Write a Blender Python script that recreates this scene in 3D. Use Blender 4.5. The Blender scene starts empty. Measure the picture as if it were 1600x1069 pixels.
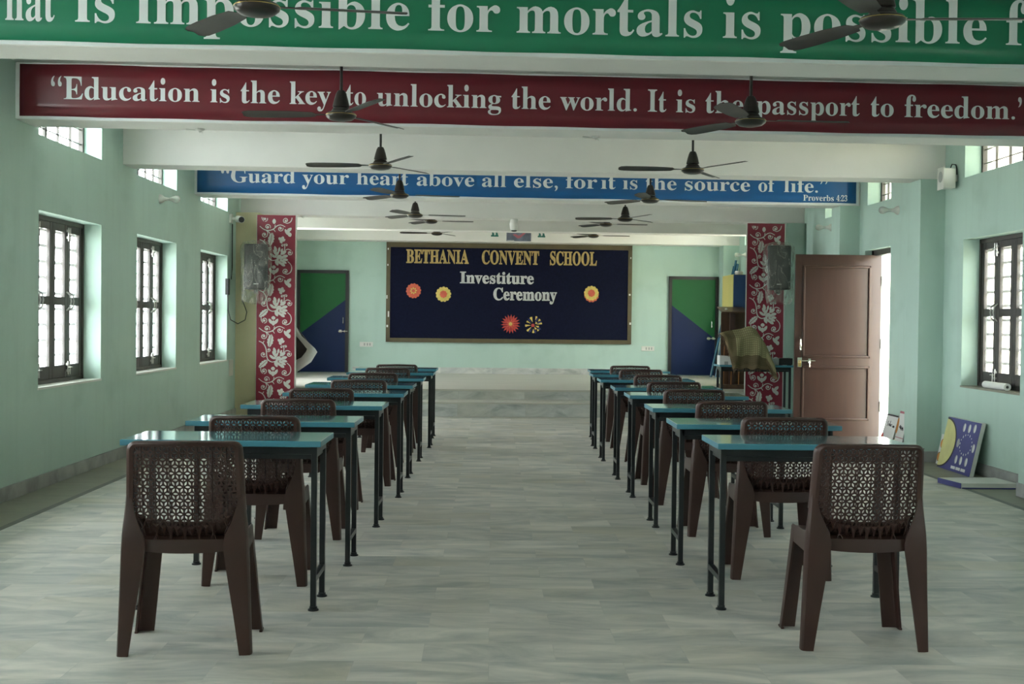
import bpy, bmesh, math, random
from mathutils import Vector, Matrix

R = random.Random(7)
PI = math.pi
SC = bpy.context.scene
COL = SC.collection

# ------------------------------------------------------------------ camera
cam_d = bpy.data.cameras.new('camera')
cam_d.sensor_width = 36.0
cam_d.lens = 42.75
cam_d.clip_end = 200
cam = bpy.data.objects.new('camera', cam_d)
COL.objects.link(cam)
FW = Vector((0.01631742, 0.99971163, -0.01761833)).normalized()
RT = Vector((0.99980225, -0.01611677, 0.01146961))
RT = (RT - FW * RT.dot(FW)).normalized()
UP = RT.cross(FW)
M = Matrix((RT, UP, -FW)).transposed().to_4x4()
M.translation = Vector((0, 0, 1.27))
cam.matrix_world = M
SC.camera = cam

# ------------------------------------------------------------------ world, exposure
world = bpy.data.worlds.new('overcast_sky')
SC.world = world
world.use_nodes = True
wn = world.node_tree
bg = wn.nodes['Background']
bg.inputs[0].default_value = (0.93, 0.97, 1.0, 1)
bg.inputs[1].default_value = 8.0
SC.view_settings.view_transform = 'Standard'
SC.view_settings.look = 'None'
SC.view_settings.gamma = 1.0
SC.view_settings.exposure = 1.9
SC.view_settings.use_curve_mapping = False
try:
    SC.cycles.use_denoising = True
    SC.cycles.max_bounces = 12
    SC.cycles.diffuse_bounces = 7
    SC.cycles.glossy_bounces = 4
    SC.cycles.transparent_max_bounces = 16
    SC.cycles.sample_clamp_indirect = 6.0
except Exception:
    pass

# ------------------------------------------------------------------ room numbers
SK = 0.0404                      # the cross beams and end wall run slightly askew
XL, XW = -3.31, 4.18             # left and right wall faces
WT = 0.24                        # wall thickness
ZB, ZC = 2.622, 3.02             # beam underside, ceiling
YN, YB = -3.6, 21.44             # wall behind the camera, end wall
BEAMS = [1.4, 3.85, 6.26, 8.62, 11.05, 13.67, 16.13, 18.40, 21.02]
BT = 0.34
ZS = 0.326                       # stage floor
WINL = [(-3.3, -1.9), (-0.9, 0.52), (1.55, 2.97), (4.0, 5.42), (6.45, 7.87), (8.92, 10.34), (11.37, 12.78), (13.83, 15.22)]
WINR = [(-2.9, -1.5), (-0.4, 1.0), (2.0, 3.42), (9.36, 10.76)]
ZW0, ZW1 = 0.735, 2.037          # window opening
ZK0, ZK1 = 2.585, 2.95           # clerestory opening
DOOR = (12.74, 13.62, 0.0, 2.10)

def portal(loc, sx, sy, rot):
    l = bpy.data.lights.new('daylight_portal', 'AREA')
    l.shape = 'RECTANGLE'
    l.size, l.size_y = sx, sy
    l.cycles.is_portal = True
    o = bpy.data.objects.new('daylight_portal', l)
    o.location = loc
    o.rotation_euler = rot
    COL.objects.link(o)

for a, b in WINL:
    portal((XL - WT - 0.1, (a + b) / 2, (ZW0 + ZW1) / 2), ZW1 - ZW0, b - a, (0, -PI / 2, 0))
    portal((XL - WT - 0.1, (a + b) / 2, (ZK0 + ZK1) / 2), ZK1 - ZK0, b - a, (0, -PI / 2, 0))
for a, b in WINR:
    portal((XW + WT + 0.1, (a + b) / 2, (ZW0 + ZW1) / 2), ZW1 - ZW0, b - a, (0, PI / 2, 0))
    portal((XW + WT + 0.1, (a + b) / 2, (ZK0 + ZK1) / 2), ZK1 - ZK0, b - a, (0, PI / 2, 0))
portal((XW + WT + 0.1, 13.18, 1.05), 2.1, 0.88, (0, PI / 2, 0))
portal((XW + WT + 0.1, 13.18, 2.75), 0.35, 0.8, (0, PI / 2, 0))
portal((4.3 + WT + 0.1, 20.0, 2.75), 0.33, 1.7, (0, PI / 2, 0))
portal((-3.56 - WT - 0.1, 18.3, 1.75), 1.3, 1.5, (0, -PI / 2, 0))
portal((4.3 + WT + 0.1, 19.5, 1.75), 1.3, 1.5, (0, PI / 2, 0))

# ------------------------------------------------------------------ materials
def mat(name, col, rough=0.5, metal=0.0, spec=0.5, var=0.0, vscale=3.0, bump=0.0, bscale=40.0, stretch=(1, 1, 1), detail=4.0, coat=0.0):
    m = bpy.data.materials.new(name)
    m.use_nodes = True
    nt = m.node_tree
    b = nt.nodes['Principled BSDF']
    b.inputs['Base Color'].default_value = (*col, 1)
    b.inputs['Roughness'].default_value = rough
    b.inputs['Metallic'].default_value = metal
    b.inputs['Specular IOR Level'].default_value = spec
    if coat:
        b.inputs['Coat Weight'].default_value = coat
        b.inputs['Coat Roughness'].default_value = 0.06
    tc = nt.nodes.new('ShaderNodeTexCoord')
    mp = nt.nodes.new('ShaderNodeMapping')
    mp.inputs['Scale'].default_value = stretch
    nt.links.new(tc.outputs['Object'], mp.inputs['Vector'])
    if var:
        n = nt.nodes.new('ShaderNodeTexNoise')
        n.inputs['Scale'].default_value = vscale
        n.inputs['Detail'].default_value = detail
        nt.links.new(mp.outputs['Vector'], n.inputs['Vector'])
        r = nt.nodes.new('ShaderNodeValToRGB')
        r.color_ramp.elements[0].position = 0.3
        r.color_ramp.elements[1].position = 0.7
        r.color_ramp.elements[0].color = (*[c * (1 - var) for c in col], 1)
        r.color_ramp.elements[1].color = (*[min(1, c * (1 + var)) for c in col], 1)
        nt.links.new(n.outputs['Fac'], r.inputs['Fac'])
        nt.links.new(r.outputs['Color'], b.inputs['Base Color'])
    if bump:
        n2 = nt.nodes.new('ShaderNodeTexNoise')
        n2.inputs['Scale'].default_value = bscale
        n2.inputs['Detail'].default_value = 3
        nt.links.new(mp.outputs['Vector'], n2.inputs['Vector'])
        bp = nt.nodes.new('ShaderNodeBump')
        bp.inputs['Strength'].default_value = bump
        bp.inputs['Distance'].default_value = 0.01
        nt.links.new(n2.outputs['Fac'], bp.inputs['Height'])
        nt.links.new(bp.outputs['Normal'], b.inputs['Normal'])
    return m

def wall_paint(name, base, stain):
    """mint distemper with uneven coats, scuffs and vertical run marks"""
    m = mat(name, base, 0.62, spec=0.25, bump=0.06, bscale=18)
    nt = m.node_tree
    b = nt.nodes['Principled BSDF']
    tc = nt.nodes.new('ShaderNodeTexCoord')
    def noise(scale, stretch, lo, hi, detail=5):
        mp = nt.nodes.new('ShaderNodeMapping')
        mp.inputs['Scale'].default_value = stretch
        nt.links.new(tc.outputs['Object'], mp.inputs['Vector'])
        n = nt.nodes.new('ShaderNodeTexNoise')
        n.inputs['Scale'].default_value = scale
        n.inputs['Detail'].default_value = detail
        nt.links.new(mp.outputs['Vector'], n.inputs['Vector'])
        mr = nt.nodes.new('ShaderNodeMapRange')
        mr.inputs['From Min'].default_value = lo
        mr.inputs['From Max'].default_value = hi
        nt.links.new(n.outputs['Fac'], mr.inputs['Value'])
        return mr.outputs['Result']
    def mix(fac, a, c, k):
        mu = nt.nodes.new('ShaderNodeMath'); mu.operation = 'MULTIPLY'
        nt.links.new(fac, mu.inputs[0]); mu.inputs[1].default_value = k
        mx = nt.nodes.new('ShaderNodeMix'); mx.data_type = 'RGBA'
        nt.links.new(mu.outputs[0], mx.inputs[0])
        if isinstance(a, tuple): mx.inputs[6].default_value = (*a, 1)
        else: nt.links.new(a, mx.inputs[6])
        mx.inputs[7].default_value = (*c, 1)
        return mx.outputs[2]
    c = mix(noise(0.8, (1, 1, 1), 0.35, 0.7), base, tuple(x * 0.9 for x in base), 0.8)
    c = mix(noise(5.0, (1, 1.6, 0.18), 0.5, 0.75), c, tuple(x * 0.88 for x in base), 0.6)
    c = mix(noise(1.7, (1, 1, 1.3), 0.56, 0.72, 7), c, stain, 0.30)
    nt.links.new(c, b.inputs['Base Color'])
    return m

def marble(name, bw, bh, c_lo, c_hi, vein, rough=0.3, mortar=0.0012, offset=0.5, axis='xy', tint=(0.42, 0.38, 0.27), spec=0.5):
    m = mat(name, c_hi, rough, spec=spec)
    nt = m.node_tree
    b = nt.nodes['Principled BSDF']
    tc = nt.nodes.new('ShaderNodeTexCoord')
    src = tc.outputs['Object']
    if axis == 'xz':
        mp = nt.nodes.new('ShaderNodeMapping'); mp.inputs['Rotation'].default_value = (-PI / 2, 0, 0)
        nt.links.new(src, mp.inputs['Vector']); src = mp.outputs['Vector']
    br = nt.nodes.new('ShaderNodeTexBrick')
    br.offset = offset
    br.inputs['Scale'].default_value = 1.0
    br.inputs['Brick Width'].default_value = bw
    br.inputs['Row Height'].default_value = bh
    br.inputs['Mortar Size'].default_value = mortar
    br.inputs['Mortar Smooth'].default_value = 0.2
    br.inputs['Color1'].default_value = (0, 0, 0, 1)
    br.inputs['Color2'].default_value = (1, 1, 1, 1)
    br.inputs['Mortar'].default_value = (0.5, 0.5, 0.5, 1)
    nt.links.new(src, br.inputs['Vector'])
    # every slab shows another piece of stone
    vm = nt.nodes.new('ShaderNodeVectorMath'); vm.operation = 'SCALE'
    nt.links.new(br.outputs['Color'], vm.inputs[0]); vm.inputs['Scale'].default_value = 23.0
    va = nt.nodes.new('ShaderNodeVectorMath'); va.operation = 'ADD'
    nt.links.new(src, va.inputs[0]); nt.links.new(vm.outputs[0], va.inputs[1])
    mp = nt.nodes.new('ShaderNodeMapping'); mp.inputs['Scale'].default_value = (1.0, 2.6, 2.6); mp.inputs['Rotation'].default_value = (0, 0, 0.2)
    nt.links.new(va.outputs[0], mp.inputs['Vector'])
    n = nt.nodes.new('ShaderNodeTexNoise'); n.inputs['Scale'].default_value = 1.3; n.inputs['Detail'].default_value = 9; n.inputs['Roughness'].default_value = 0.62; n.inputs['Distortion'].default_value = 1.5
    nt.links.new(mp.outputs[0], n.inputs['Vector'])
    r = nt.nodes.new('ShaderNodeValToRGB')
    e = r.color_ramp.elements
    e[0].position, e[0].color = 0.29, (*vein, 1)
    e[1].position, e[1].color = 0.66, (*c_hi, 1)
    k = e.new(0.44); k.color = (*c_lo, 1)
    nt.links.new(n.outputs['Fac'], r.inputs['Fac'])
    n3 = nt.nodes.new('ShaderNodeTexNoise'); n3.inputs['Scale'].default_value = 0.9; n3.inputs['Detail'].default_value = 7; n3.inputs['Distortion'].default_value = 2.2
    mp3 = nt.nodes.new('ShaderNodeMapping'); mp3.inputs['Scale'].default_value = (1.1, 3.6, 3.6); mp3.inputs['Rotation'].default_value = (0, 0, -0.25)
    nt.links.new(va.outputs[0], mp3.inputs['Vector']); nt.links.new(mp3.outputs[0], n3.inputs['Vector'])
    mr3 = nt.nodes.new('ShaderNodeMapRange'); mr3.inputs['From Min'].default_value = 0.56; mr3.inputs['From Max'].default_value = 0.72; mr3.inputs['To Max'].default_value = 0.75
    nt.links.new(n3.outputs['Fac'], mr3.inputs['Value'])
    mx3 = nt.nodes.new('ShaderNodeMix'); mx3.data_type = 'RGBA'
    nt.links.new(mr3.outputs[0], mx3.inputs[0]); nt.links.new(r.outputs['Color'], mx3.inputs[6]); mx3.inputs[7].default_value = (*vein, 1)
    # per slab tone
    mt = nt.nodes.new('ShaderNodeMapRange'); mt.inputs['To Min'].default_value = 0.93; mt.inputs['To Max'].default_value = 1.04
    sp = nt.nodes.new('ShaderNodeSeparateColor'); nt.links.new(br.outputs['Color'], sp.inputs[0]); nt.links.new(sp.outputs[0], mt.inputs['Value'])
    mul = nt.nodes.new('ShaderNodeVectorMath'); mul.operation = 'SCALE'
    nt.links.new(mx3.outputs[2], mul.inputs[0]); nt.links.new(mt.outputs[0], mul.inputs['Scale'])
    # yellowish patches
    n2 = nt.nodes.new('ShaderNodeTexNoise'); n2.inputs['Scale'].default_value = 0.9; n2.inputs['Detail'].default_value = 3
    nt.links.new(va.outputs[0], n2.inputs['Vector'])
    mr2 = nt.nodes.new('ShaderNodeMapRange'); mr2.inputs['From Min'].default_value = 0.5; mr2.inputs['From Max'].default_value = 0.75; mr2.inputs['To Max'].default_value = 0.45
    nt.links.new(n2.outputs['Fac'], mr2.inputs['Value'])
    mx = nt.nodes.new('ShaderNodeMix'); mx.data_type = 'RGBA'
    nt.links.new(mr2.outputs[0], mx.inputs[0]); nt.links.new(mul.outputs[0], mx.inputs[6]); mx.inputs[7].default_value = (*tint, 1)
    # joint
    mj = nt.nodes.new('ShaderNodeMix'); mj.data_type = 'RGBA'
    mjf = nt.nodes.new('ShaderNodeMath'); mjf.operation = 'MULTIPLY'; mjf.inputs[1].default_value = 0.2
    nt.links.new(br.outputs['Fac'], mjf.inputs[0])
    nt.links.new(mjf.outputs[0], mj.inputs[0]); nt.links.new(mx.outputs[2], mj.inputs[6]); mj.inputs[7].default_value = (0.22, 0.22, 0.2, 1)
    nt.links.new(mj.outputs[2], b.inputs['Base Color'])
    mrr = nt.nodes.new('ShaderNodeMapRange'); mrr.inputs['To Min'].default_value = rough - 0.06; mrr.inputs['To Max'].default_value = rough + 0.12
    nt.links.new(n.outputs['Fac'], mrr.inputs['Value']); nt.links.new(mrr.outputs[0], b.inputs['Roughness'])
    return m

def film(name, col, clear, rough=0.15, glossy=0.12, wr=0.0, wscale=6.0, streak=0.0):
    """thin see-through sheet: part clear, part milky, part shiny"""
    m = bpy.data.materials.new(name)
    m.use_nodes = True
    nt = m.node_tree
    nt.nodes.clear()
    out = nt.nodes.new('ShaderNodeOutputMaterial')
    tr = nt.nodes.new('ShaderNodeBsdfTransparent'); tr.inputs[0].default_value = (0.96, 0.98, 0.97, 1)
    df = nt.nodes.new('ShaderNodeBsdfDiffuse'); df.inputs[0].default_value = (*col, 1)
    tl = nt.nodes.new('ShaderNodeBsdfTranslucent'); tl.inputs[0].default_value = (*col, 1)
    gl = nt.nodes.new('ShaderNodeBsdfGlossy'); gl.inputs['Roughness'].default_value = rough
    m1 = nt.nodes.new('ShaderNodeMixShader'); m1.inputs[0].default_value = 0.5
    nt.links.new(df.outputs[0], m1.inputs[1]); nt.links.new(tl.outputs[0], m1.inputs[2])
    m2 = nt.nodes.new('ShaderNodeMixShader'); m2.inputs[0].default_value = clear
    nt.links.new(m1.outputs[0], m2.inputs[1]); nt.links.new(tr.outputs[0], m2.inputs[2])
    m3 = nt.nodes.new('ShaderNodeMixShader'); m3.inputs[0].default_value = glossy
    nt.links.new(m2.outputs[0], m3.inputs[1]); nt.links.new(gl.outputs[0], m3.inputs[2])
    nt.links.new(m3.outputs[0], out.inputs[0])
    tc = nt.nodes.new('ShaderNodeTexCoord')
    if streak:
        mp = nt.nodes.new('ShaderNodeMapping'); mp.inputs['Scale'].default_value = (9, 9, 3); mp.inputs['Rotation'].default_value = (0.2, 0.4, 0)
        nt.links.new(tc.outputs['Object'], mp.inputs['Vector'])
        n = nt.nodes.new('ShaderNodeTexNoise'); n.inputs['Scale'].default_value = 1.0; n.inputs['Detail'].default_value = 3; n.inputs['Distortion'].default_value = 0.8
        nt.links.new(mp.outputs[0], n.inputs['Vector'])
        sb = nt.nodes.new('ShaderNodeMath'); sb.operation = 'SUBTRACT'; sb.inputs[1].default_value = 0.5
        ab = nt.nodes.new('ShaderNodeMath'); ab.operation = 'ABSOLUTE'
        nt.links.new(n.outputs['Fac'], sb.inputs[0]); nt.links.new(sb.outputs[0], ab.inputs[0])
        mr = nt.nodes.new('ShaderNodeMapRange'); mr.inputs['From Min'].default_value = 0.0; mr.inputs['From Max'].default_value = 0.085
        mr.inputs['To Min'].default_value = clear - streak; mr.inputs['To Max'].default_value = clear
        nt.links.new(ab.outputs[0], mr.inputs['Value']); nt.links.new(mr.outputs[0], m2.inputs[0])
    if wr:
        n = nt.nodes.new('ShaderNodeTexNoise'); n.inputs['Scale'].default_value = wscale; n.inputs['Detail'].default_value = 4; n.inputs['Distortion'].default_value = 0.8
        nt.links.new(tc.outputs['Object'], n.inputs['Vector'])
        bp = nt.nodes.new('ShaderNodeBump'); bp.inputs['Strength'].default_value = wr; bp.inputs['Distance'].default_value = 0.02
        nt.links.new(n.outputs['Fac'], bp.inputs['Height'])
        nt.links.new(bp.outputs[0], gl.inputs['Normal']); nt.links.new(bp.outputs[0], df.inputs['Normal'])
    return m

MINT = (0.455, 0.61, 0.545)
m_wall = wall_paint('mint_wall_paint', MINT, (0.29, 0.41, 0.345))
m_white = mat('white_distemper', (0.80, 0.79, 0.76), 0.7, spec=0.2, var=0.05, vscale=1.4, bump=0.12, bscale=5)
m_ceil = mat('ceiling_whitewash', (0.62, 0.63, 0.60), 0.8, spec=0.2, var=0.05, vscale=1)
m_yellow = mat('yellow_column_paint', (0.56, 0.52, 0.33), 0.6, spec=0.25, var=0.06, vscale=2)
m_floor = marble('marble_slab_floor', 0.50, 0.25, (0.455, 0.455, 0.43), (0.67, 0.635, 0.58), (0.30, 0.325, 0.325), 0.48, 0.0010, spec=0.3)
m_border = marble('beige_stone_border', 0.9, 0.6, (0.215, 0.21, 0.165), (0.27, 0.26, 0.205), (0.16, 0.16, 0.13), 0.42, 0.001, tint=(0.24, 0.22, 0.15))
m_stripe = mat('dark_stone_inlay', (0.10, 0.105, 0.095), 0.45, var=0.2, vscale=8)
m_step = marble('grey_marble_riser', 0.9, 0.30, (0.48, 0.50, 0.485), (0.68, 0.68, 0.65), (0.26, 0.28, 0.28), 0.35, 0.002, axis='xz')
m_stage = mat('stage_marble', (0.50, 0.485, 0.43), 0.35, var=0.06, vscale=1.6, stretch=(1, 2.5, 1))
m_base = mat('grey_marble_skirting', (0.30, 0.31, 0.30), 0.45, var=0.3, vscale=5, stretch=(1, 1, 1))
m_ground = mat('bare_ground', (0.62, 0.59, 0.53), 0.9, var=0.15, vscale=0.6)
m_cream = mat('cream_render', (0.80, 0.70, 0.52), 0.8, var=0.06, vscale=1)
m_shutter = mat('dark_brown_shutter_paint', (0.035, 0.028, 0.025), 0.42, var=0.2, vscale=9)
m_frame = mat('dark_window_frame', (0.05, 0.042, 0.036), 0.45, var=0.2, vscale=9)
m_reveal = mat('pale_reveal_paint', (0.40, 0.62, 0.50), 0.6, spec=0.25, var=0.05)
m_steel = mat('galvanised_steel', (0.52, 0.52, 0.50), 0.35, 0.9, var=0.1, vscale=20)
m_chrome = mat('bright_steel', (0.75, 0.73, 0.66), 0.22, 1.0, var=0.08, vscale=30)
m_brass = mat('brass', (0.62, 0.45, 0.16), 0.3, 1.0, var=0.1, vscale=30)
m_grill = mat('painted_window_bar', (0.45, 0.47, 0.48), 0.5, var=0.1)
m_pane = film('frosted_window_glass', (0.95, 0.96, 0.97), 0.955, 0.1, 0.04, 0.15, 30)
m_chair = mat('brown_moulded_plastic', (0.046, 0.0225, 0.0175), 0.36, spec=0.32, var=0.22, vscale=2.5)
m_teal = mat('teal_gloss_laminate', (0.06, 0.27, 0.32), 0.10, spec=0.5, var=0.06, vscale=4, coat=0.5)
m_tedge = mat('teal_edge_strip', (0.05, 0.20, 0.27), 0.3, spec=0.5, var=0.05)
m_leg = mat('black_enamelled_tube', (0.010, 0.013, 0.015), 0.30, spec=0.5, var=0.15, vscale=12)
m_fan = mat('dark_brown_fan_enamel', (0.022, 0.017, 0.014), 0.28, spec=0.5, var=0.15, vscale=10)
m_blade = mat('brown_fan_blade', (0.035, 0.03, 0.026), 0.4, spec=0.5, var=0.1)
m_letter = mat('white_vinyl_lettering', (0.80, 0.83, 0.84), 0.38, spec=0.4, var=0.02)
m_green = mat('green_flex_vinyl', (0.016, 0.20, 0.105), 0.28, spec=0.5, var=0.05, vscale=2, bump=0.10, bscale=3.0, stretch=(0.4, 1, 4))
m_red = mat('maroon_flex_vinyl', (0.155, 0.016, 0.026), 0.28, spec=0.5, var=0.05, vscale=2, bump=0.10, bscale=3.0, stretch=(0.4, 1, 4))
m_blue = mat('blue_flex_vinyl', (0.014, 0.115, 0.32), 0.28, spec=0.5, var=0.05, vscale=2, bump=0.08, bscale=3.0, stretch=(0.4, 1, 4))
m_panel = mat('maroon_panel_print', (0.20, 0.014, 0.032), 0.35, spec=0.4, var=0.04)
m_motif = mat('pale_grey_panel_motif', (0.54, 0.55, 0.51), 0.45, var=0.03)
m_navy = mat('navy_board_felt', (0.006, 0.008, 0.024), 0.9, spec=0.15, var=0.15, vscale=25)
m_bframe = mat('olive_brown_board_frame', (0.105, 0.085, 0.045), 0.5, var=0.12, vscale=6)
m_gold = mat('gold_glitter_card', (0.52, 0.38, 0.15), 0.42, 0.25, var=0.2, vscale=20)
m_silver = mat('silver_card', (0.62, 0.63, 0.62), 0.36, 0.25, var=0.15, vscale=14)
m_pap_red = mat('red_paper', (0.52, 0.06, 0.05), 0.7, var=0.12, vscale=20)
m_pap_org = mat('coral_paper', (0.62, 0.12, 0.07), 0.7, var=0.1, vscale=20)
m_pap_yel = mat('yellow_paper', (0.66, 0.52, 0.14), 0.7, var=0.12, vscale=20)
m_pap_navy = mat('navy_paper', (0.02, 0.03, 0.13), 0.7, var=0.1)
m_tape = mat('white_tape', (0.7, 0.7, 0.66), 0.6, var=0.05)
m_dgreen = mat('green_door_laminate', (0.015, 0.115, 0.036), 0.45, spec=0.2, var=0.05)
m_dblue = mat('blue_door_laminate', (0.008, 0.019, 0.075), 0.45, spec=0.2, var=0.05)
m_dframe = mat('black_door_frame', (0.012, 0.011, 0.012), 0.4, var=0.1)
m_wood = mat("reddish_brown_door_paint", (0.040, 0.0185, 0.0135), 0.33, spec=0.5, var=0.14, vscale=3, stretch=(6, 6, 0.6), bump=0.05, bscale=16)
m_plast = mat('white_plastic', (0.66, 0.66, 0.62), 0.4, var=0.04)
m_black = mat('black_plastic', (0.012, 0.013, 0.014), 0.4, var=0.15)
m_spk = mat('black_speaker_cabinet', (0.007, 0.008, 0.009), 0.5, var=0.2, vscale=20)
m_poly = film('clear_polythene', (0.60, 0.60, 0.53), 0.945, 0.14, 0.035, 0.9, 14.0, 0.34)
m_bulb = film('clear_bulb_glass', (0.75, 0.75, 0.70), 0.45, 0.05, 0.15)
m_wood2 = mat('dark_lectern_wood', (0.070, 0.035, 0.018), 0.4, var=0.25, vscale=4, stretch=(5, 5, 0.6))
m_orange = mat('varnished_edge', (0.28, 0.12, 0.035), 0.35, var=0.15)
m_cupy = mat('yellow_cupboard_side', (0.52, 0.46, 0.13), 0.45, var=0.05)
m_cupb = mat('blue_cupboard_front', (0.018, 0.05, 0.14), 0.45, var=0.05)
m_pole = mat('blue_painted_pole', (0.02, 0.10, 0.17), 0.22, spec=0.6, var=0.15)
m_paper = mat('white_paper', (0.68, 0.69, 0.68), 0.7, var=0.03)
m_grey = mat('grey_card', (0.36, 0.37, 0.36), 0.6, var=0.05)
m_indigo = mat('indigo_poster', (0.055, 0.06, 0.22), 0.6, var=0.1)
m_lemon = mat('pale_yellow_paint', (0.62, 0.60, 0.26), 0.6, var=0.06, vscale=12)
m_ink = mat('black_ink', (0.02, 0.02, 0.025), 0.6, var=0.1)
m_cone = mat('orange_paint', (0.60, 0.24, 0.04), 0.6, var=0.1)
m_teald = mat('teal_cutout', (0.03, 0.16, 0.13), 0.6, var=0.1)
m_pink = mat('rose_paint', (0.42, 0.13, 0.17), 0.6, var=0.1)
m_slate = mat('slate_picture_ground', (0.14, 0.16, 0.22), 0.5, var=0.35, vscale=9)

def shawl_mat():
    m = mat('olive_checked_wool', (0.15, 0.13, 0.065), 0.95, spec=0.1)
    nt = m.node_tree; b = nt.nodes['Principled BSDF']
    uv = nt.nodes.new('ShaderNodeUVMap')
    ch = nt.nodes.new('ShaderNodeTexBrick'); ch.offset = 0
    ch.inputs['Scale'].default_value = 1
    ch.inputs['Brick Width'].default_value = 0.028; ch.inputs['Row Height'].default_value = 0.032
    ch.inputs['Mortar Size'].default_value = 0.006; ch.inputs['Mortar Smooth'].default_value = 0.6
    ch.inputs['Color1'].default_value = (0.30, 0.275, 0.15, 1); ch.inputs['Color2'].default_value = (0.27, 0.245, 0.135, 1)
    ch.inputs['Mortar'].default_value = (0.17, 0.15, 0.08, 1)
    nt.links.new(uv.outputs[0], ch.inputs['Vector'])
    sp = nt.nodes.new('ShaderNodeSeparateXYZ'); nt.links.new(uv.outputs[0], sp.inputs[0])
    cur = ch.outputs['Color']
    for sock, lim, op, col in ((0, 0.20, 'LESS_THAN', (0.12, 0.092, 0.05)), (0, 0.055, 'LESS_THAN', (0.26, 0.19, 0.11)), (1, 0.20, 'LESS_THAN', (0.11, 0.085, 0.05)), (1, 0.055, 'LESS_THAN', (0.16, 0.12, 0.07))):
        c = nt.nodes.new('ShaderNodeMath'); c.operation = op; c.inputs[1].default_value = lim
        nt.links.new(sp.outputs[sock], c.inputs[0])
        mu = nt.nodes.new('ShaderNodeMath'); mu.operation = 'MULTIPLY'; mu.inputs[1].default_value = 0.85
        nt.links.new(c.outputs[0], mu.inputs[0])
        mx = nt.nodes.new('ShaderNodeMix'); mx.data_type = 'RGBA'
        nt.links.new(mu.outputs[0], mx.inputs[0]); nt.links.new(cur, mx.inputs[6]); mx.inputs[7].default_value = (*col, 1)
        cur = mx.outputs[2]
    nt.links.new(cur, b.inputs['Base Color'])
    return m
m_shawl = shawl_mat()

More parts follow.
